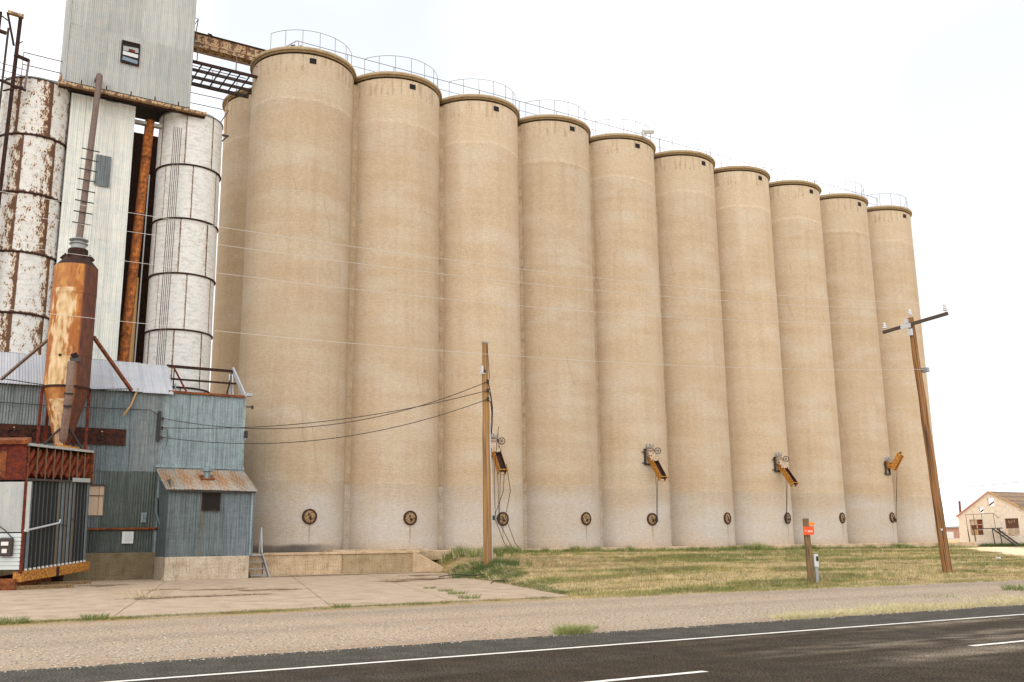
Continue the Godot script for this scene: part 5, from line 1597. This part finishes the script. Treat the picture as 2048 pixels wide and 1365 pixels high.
	rod("hand_rail", [Vector3(-0.3, 1.5, 3.0), Vector3(-0.3, 1.0, 4.4)], 0.02, M.dark_steel, l)
	# distant red building and low wall beyond the field
	var rb := thing("red_building", "small distant red brick building with a grey roof beyond the yellow field", "building", Vector3(152, 0.6, -64))
	bx("wall", Vector3(0, 1.5, 0), Vector3(7, 3.0, 16), M.brick_red_hazed, rb)
	bx("roof", Vector3(0, 3.12, 0), Vector3(7.6, 0.3, 16.6), M.grey_steel, rb)
	for i in 4: bx("window", Vector3(-3.52, 1.7, -6 + i * 4.0), Vector3(0.06, 1.2, 1.5), M.white_paint, rb)
	var fw := thing("low_wall", "long pale low wall in front of the distant red building", "wall", Vector3(140, 0.6, -60))
	bx("panel", Vector3(0, 0.62, 0), Vector3(0.3, 0.9, 34), M.stucco, fw)
	bx("base", Vector3(0, 0.12, 0), Vector3(0.4, 0.3, 34), M.brick_red_hazed, fw)
	tag(rod("distant_wire", sag(Vector3(108, 8.6, -38), Vector3(112, 9.8, -12), 0.25, 10), 0.035, M.thin_steel, self, 5), "thin far wire crossing the white sky above the white building", "wire")

# ================================================================== grass, weeds, stones
func blade_mesh(n: int, h: float, spread: float, width: float, lean: float, sd: int) -> ArrayMesh:
	var g := RandomNumberGenerator.new()
	g.seed = sd
	var st := MB.new()
	for i in n:
		var a := g.randf() * TAU
		var r := spread * sqrt(g.randf())
		var p := Vector3(cos(a) * r, -0.02, sin(a) * r)
		var d := g.randf() * TAU
		var side := Vector3(cos(d), 0, sin(d)) * width
		var hh := h * g.randf_range(0.5, 1.0)
		var out := Vector3(cos(a + g.randf_range(-0.8, 0.8)), 0, sin(a + g.randf_range(-0.8, 0.8))) * lean * hh
		var m := p + Vector3.UP * hh * 0.55 + out * 0.3
		var t := p + Vector3.UP * hh + out
		st.quad(p - side, p + side, m + side * 0.7, m - side * 0.7)
		st.tri(m - side * 0.7, m + side * 0.7, t)
	return st.done()

func scatter(called: String, mesh: Mesh, places: Array, parent: Node3D = self) -> MultiMeshInstance3D:
	# places: [Vector3, scale, height scale, colour]
	var mm := MultiMesh.new()
	mm.transform_format = MultiMesh.TRANSFORM_3D
	mm.use_colors = true
	mm.mesh = mesh
	mm.instance_count = places.size()
	for i in places.size():
		var q = places[i]
		var bs := Basis(Vector3.UP, rng.randf() * TAU).scaled(Vector3(q[1], q[2], q[1]))
		mm.set_instance_transform(i, Transform3D(bs, q[0]))
		mm.set_instance_color(i, q[3])
	var o := MultiMeshInstance3D.new()
	o.name = numbered(called) if parent == self else called
	o.multimesh = mm
	o.material_override = M.blade
	o.set_meta("kind", "stuff")
	parent.add_child(o, true)
	return o

func tone(c: Color, k: float) -> Color:
	var v := 1.0 + rng.randf_range(-k, k)
	return Color(c.r * v * rng.randf_range(0.93, 1.07), c.g * v, c.b * v * rng.randf_range(0.9, 1.1))

func build_grass():
	var green := Color(0.2, 0.22, 0.055); var olive := Color(0.42, 0.36, 0.13); var straw := Color(0.66, 0.52, 0.3); var brown := Color(0.3, 0.2, 0.1); var dark := Color(0.09, 0.13, 0.03)
	var low := blade_mesh(11, 0.13, 0.17, 0.007, 0.7, 1)
	var low2 := blade_mesh(9, 0.16, 0.2, 0.006, 1.1, 2)
	var P := [[], []]
	var nb := FastNoiseLite.new()
	nb.seed = 12; nb.frequency = 0.06; nb.fractal_octaves = 4
	for i in 90000:
		var x := rng.randf_range(-1.0, 62.0) if i < 78000 else rng.randf_range(62.0, 115.0)
		var z := rng.randf_range(3.3, 27.4)
		if i < 34000:
			x = rng.randf_range(-1.0, 30.0); z = rng.randf_range(8.0, 27.4)
		var e := verge(x)
		if z > e + 0.15 * nb.get_noise_2d(x * 9.0, 5.0): continue
		if x < slab_side(z) + 0.05: continue
		if x > 53.8 - 0.9 * z + 1.2 and x < 80.0 and z < 25.0 and rng.randf() > 0.03: continue
		var n := nb.get_noise_2d(x * 1.0, z * 3.6)
		if nb.get_noise_2d(x * 2.3 + 300.0, z * 5.0) > 0.26 and rng.randf() < 0.75: continue
		var n2 := nb.get_noise_2d(x * 3.0 + 90.0, z * 7.0)
		var far := clampf((e - z) / (e - 3.5), 0.0, 1.0)
		var g := clampf(0.42 + n * 1.9 + 0.7 * n2 + 0.3 * (far - 0.35), 0.0, 1.0)
		var c := straw.lerp(olive, smoothstep(0.2, 0.5, g)).lerp(green, smoothstep(0.5, 0.85, g))
		if n2 > 0.28: c = c.lerp(brown, 0.6)
		var luck := rng.randf()
		if luck < 0.1: c = c.lerp(dark, 0.75)
		elif luck < 0.2: c = c.lerp(brown, 0.7)
		elif luck < 0.3: c = c.lerp(Color(0.7, 0.58, 0.36), 0.6)
		if x < 12.0 and z > 7.0 and z < 15.0 and x > 5.5: c = c.lerp(Color(0.34, 0.25, 0.14), 0.5)
		var h := rng.randf_range(0.35, 1.0) * (0.6 + 0.6 * g) * (2.0 if luck < 0.06 else 1.0)
		P[i % 2].append([Vector3(x, ground(x, z), z), rng.randf_range(0.7, 1.25), h, tone(c, 0.3)])
	for i in 5000:                       # scattered taller weeds and stray tufts on the gravel
		var x := rng.randf_range(0.5, 50.0); var z := rng.randf_range(5.0, 26.5)
		if nb.get_noise_2d(x * 3.0 + 700.0, z * 5.0) < 0.12 and rng.randf() > 0.1: continue
		if x < slab_side(z) + 0.2 or x > 53.0 - 0.9 * z or z > verge(x): continue
		P[i % 2].append([Vector3(x, ground(x, z), z), rng.randf_range(0.5, 0.9), rng.randf_range(1.4, 2.8), tone(Color(0.16, 0.19, 0.05) if rng.randf() < 0.6 else straw, 0.35)])
	for i in 1500:
		var x := rng.randf_range(-1.0, 45.0); var z := verge(x) + absf(rng.randfn(0.0, 0.45))
		P[i % 2].append([Vector3(x, ground(x, z), z), rng.randf_range(0.3, 0.7), rng.randf_range(0.3, 0.8), tone(olive if rng.randf() < 0.6 else straw, 0.35)])
	scatter("lawn_grass", low, P[0]); scatter("lawn_grass", low2, P[1])
	# rank weeds along the plinth, on the bank beside the apron and round the short pole
	var tall := blade_mesh(22, 0.42, 0.2, 0.008, 0.4, 3)
	var Q := []
	for i in 3600:
		var x := rng.randf_range(8.6, 54.0)
		var n := nb.get_noise_2d(x * 5.0, 55.0)
		if rng.randf() > 0.25 + 1.5 * maxf(0.0, n + 0.12): continue
		var z := 3.45 + rng.randf() * (0.5 + 0.9 * maxf(0.0, n + 0.2))
		Q.append([Vector3(x, ground(x, z), z), rng.randf_range(0.6, 1.1), (0.2 + 1.3 * pow(rng.randf(), 2.2)) * (0.5 + 1.0 * maxf(0.0, n + 0.2)), tone(Color(0.13, 0.175, 0.04) if rng.randf() < 0.72 else Color(0.4, 0.36, 0.14), 0.45)])
	for i in 1500:
		var z := rng.randf_range(8.0, 24.0)
		var w := 1.4 * clampf(1.0 - absf(z - 14.5) / 9.5, 0.08, 1.0)
		var x := slab_side(z) + 0.1 + rng.randf() * w
		if nb.get_noise_2d(x * 4.0, z * 4.0) < -0.2: continue
		Q.append([Vector3(x, ground(x, z), z), rng.randf_range(0.6, 1.0), rng.randf_range(0.25, 0.75) * (0.45 + 0.35 * w), tone(dark if rng.randf() < 0.55 else (green if rng.randf() < 0.5 else straw), 0.35)])
	for i in 170:
		var x := 6.6 + absf(rng.randfn(0.0, 1.1)); var z := 4.2 + rng.randf() * 3.4
		Q.append([Vector3(x, ground(x, z), z), rng.randf_range(0.7, 1.2), 0.3 + 1.5 * pow(rng.randf(), 2.0), tone(Color(0.13, 0.175, 0.04) if rng.randf() < 0.75 else straw, 0.45)])
	for i in 200:
		var a := rng.randf() * TAU; var r := 0.15 + absf(rng.randfn(0.0, 0.55))
		var x := 4.68 + cos(a) * r * 1.6; var z := 12.6 + sin(a) * r
		Q.append([Vector3(x, ground(x, z), z), rng.randf_range(0.6, 1.0), rng.randf_range(0.5, 1.1), tone(dark, 0.3)])
	scatter("rank_weeds", tall, Q)
	# thin weeds in the seam between apron, lawn and gravel
	var V := []
	for i in 5200:
		var x := rng.randf_range(-19.0, 32.0)
		var n := nb.get_noise_2d(x * 4.0, 20.0)
		if rng.randf() > 0.45 + 1.6 * n: continue
		var z := verge(x) + rng.randfn(0.0, 0.1 if x < 0.0 else 0.35)
		V.append([Vector3(x, ground(x, z) + 0.01, z), rng.randf_range(0.4, 0.85), rng.randf_range(0.3, 0.8), tone(Color(0.15, 0.17, 0.05) if rng.randf() < 0.6 else olive, 0.25)])
	for i in 17000:
		var x := rng.randf_range(-7.0, 45.0)
		var w := 0.15 + 0.15 * clampf(x + 5.0, 0.0, 13.0)
		var z := asphalt_edge(x) - 0.05 - absf(rng.randfn(0.0, 0.5)) * w
		var n := nb.get_noise_2d(x * 2.2, 9.0 + z * 2.0)
		if x < -1.5 and n < 0.16: continue
		if rng.randf() > 0.6 + n: continue
		var gr := smoothstep(0.02, 0.3, n + (0.08 if x > 4.0 and x < 14.0 else 0.0))
		V.append([Vector3(x, ground(x, z) + 0.008, z), rng.randf_range(0.5, 1.0), rng.randf_range(0.6, 1.5) * (0.7 + 0.7 * gr), tone(Color(0.56, 0.49, 0.28).lerp(Color(0.22, 0.26, 0.06), gr), 0.3)])
	scatter("verge_weeds", low2, V)
	# countable clumps
	var clump := blade_mesh(130, 0.2, 0.34, 0.008, 0.8, 5)
	var proto: Node3D = null
	var spots := [[-1.45, 18.9, 0.8, "smallest green weed clump, growing from the apron joint nearest the dock"], [-1.75, 20.6, 0.9, "second green weed clump along the apron joint, beside the smallest one"], [-2.2, 22.2, 1.15, "green weed clump in the apron joint, third from the dock"], [-2.9, 24.2, 1.2, "green weed clump where the apron joint meets the gravel lane"], [-7.2, 25.0, 0.9, "green weed clump at the apron edge below the first silo"], [-14.9, 24.9, 1.2, "green weed clump at the apron edge, leftmost of its row"], [-13.2, 24.9, 1.1, "green weed clump at the apron edge, second from the left"], [-5.9, 34.2, 0.5, "low green weed clump on the gravel right beside the asphalt"], [-6.6, 34.25, 0.4, "smallest weed clump on the gravel beside the asphalt, leftmost there"], [12.6, 31.6, 1.7, "bushy green weed clump standing at the right edge beside the lane"], [22.3, 23.7, 0.8, "weed clump just right of the leaning pole's foot"], [12.3, 24.9, 0.9, "green weed clump just right of the orange sign post"]]
	for q in spots:
		var x: float = q[0]; var z: float = q[1]
		var o: Node3D
		if proto == null:
			o = thing("weed_clump", q[3], "weeds", Vector3.ZERO, Basis(), "weed clumps on apron and verge")
			obj("blades", clump, M.weed, o)
			proto = o
		else:
			o = proto.duplicate()
			o.name = numbered("weed_clump")
			add_child(o)
			tag(o, q[3], "weeds", "weed clumps on apron and verge")
		o.transform = Transform3D(Basis(Vector3.UP, x * 3.0).scaled(Vector3(0.8, 0.75, 0.8) * float(q[2])), Vector3(x, ground(x, z) + 0.03, z))
	# dry stalks
	var dry := blade_mesh(70, 0.5, 0.5, 0.006, 1.6, 9)
	for q in [[-10.7, 18.3, 0.95, "heap of dry straw stalks lying on the apron before the shed"], [12.1, 24.3, 1.0, "tuft of dry straw stalks beside the utility pedestal"]]:
		var o := thing("dry_stalks", q[3], "dry grass", Vector3(q[0], ground(q[0], q[1]) + 0.05, q[1]), Basis.from_scale(Vector3(q[2] * 1.3, q[2], q[2])))
		obj("stalks", dry, M.straw, o)
	rod("bent_stalk", [Vector3(-0.2, 0, 0), Vector3(0.2, 0.3, 0), Vector3(0.5, 0.85, 0.05)], 0.014, M.straw, get_node("dry_stalks"), 4, 0.004)
	# field beyond the silos
	var F := []
	for i in 16000:
		var x := rng.randf_range(70.0, 138.0); var z := rng.randf_range(-72.0, -9.0)
		var s := rng.randf_range(2.0, 3.6)
		F.append([Vector3(x, ground(x, z), z), s, s * 1.1, tone(Color(0.6, 0.5, 0.2), 0.2)])
	scatter("field_grass", low2, F)
	# weeds at the foot of the white building
	var W := []
	for i in 420:
		var z := rng.randf_range(-1.9, 3.4)
		W.append([Vector3(62.9 + rng.randf() * 0.7, 0.8, z), rng.randf_range(0.6, 1.1), rng.randf_range(0.5, 1.4), tone(Color(0.09, 0.13, 0.03), 0.3)])
	scatter("building_weeds", tall, W)
	# loose stones on the lane
	var stn := SphereMesh.new()
	stn.radius = 0.5; stn.height = 0.7; stn.radial_segments = 6; stn.rings = 3
	var T := []
	for i in 24000:
		var x := rng.randf_range(-21.0, 16.0)
		var u := pow(rng.randf(), 0.6)
		var z := lerpf(verge(x) + 0.3, asphalt_edge(x) + 0.25, u)
		var s := 0.012 + 0.03 * pow(rng.randf(), 4.0)
		var g := rng.randf_range(0.28, 0.62)
		T.append([Vector3(x, 0.012 + s * 0.1, z), s, s * 0.8, Color(g, g * 0.88, g * 0.75)])
	var so := scatter("gravel_stones", stn, T)
	so.material_override = M.stone
	# litter
	var lt := MB.new()
	lt.bevel_box(Vector3(0, 0.05, 0), Vector3(0.3, 0.1, 0.22), 0.02)
	tag(obj("litter", lt.done(), M.white_paint, self, Vector3(34.5, ground(34.5, 17.5) + 0.06, 17.5), Basis(Vector3.UP, 0.4)), "small white scrap of litter lying in the grass at the right edge", "litter")
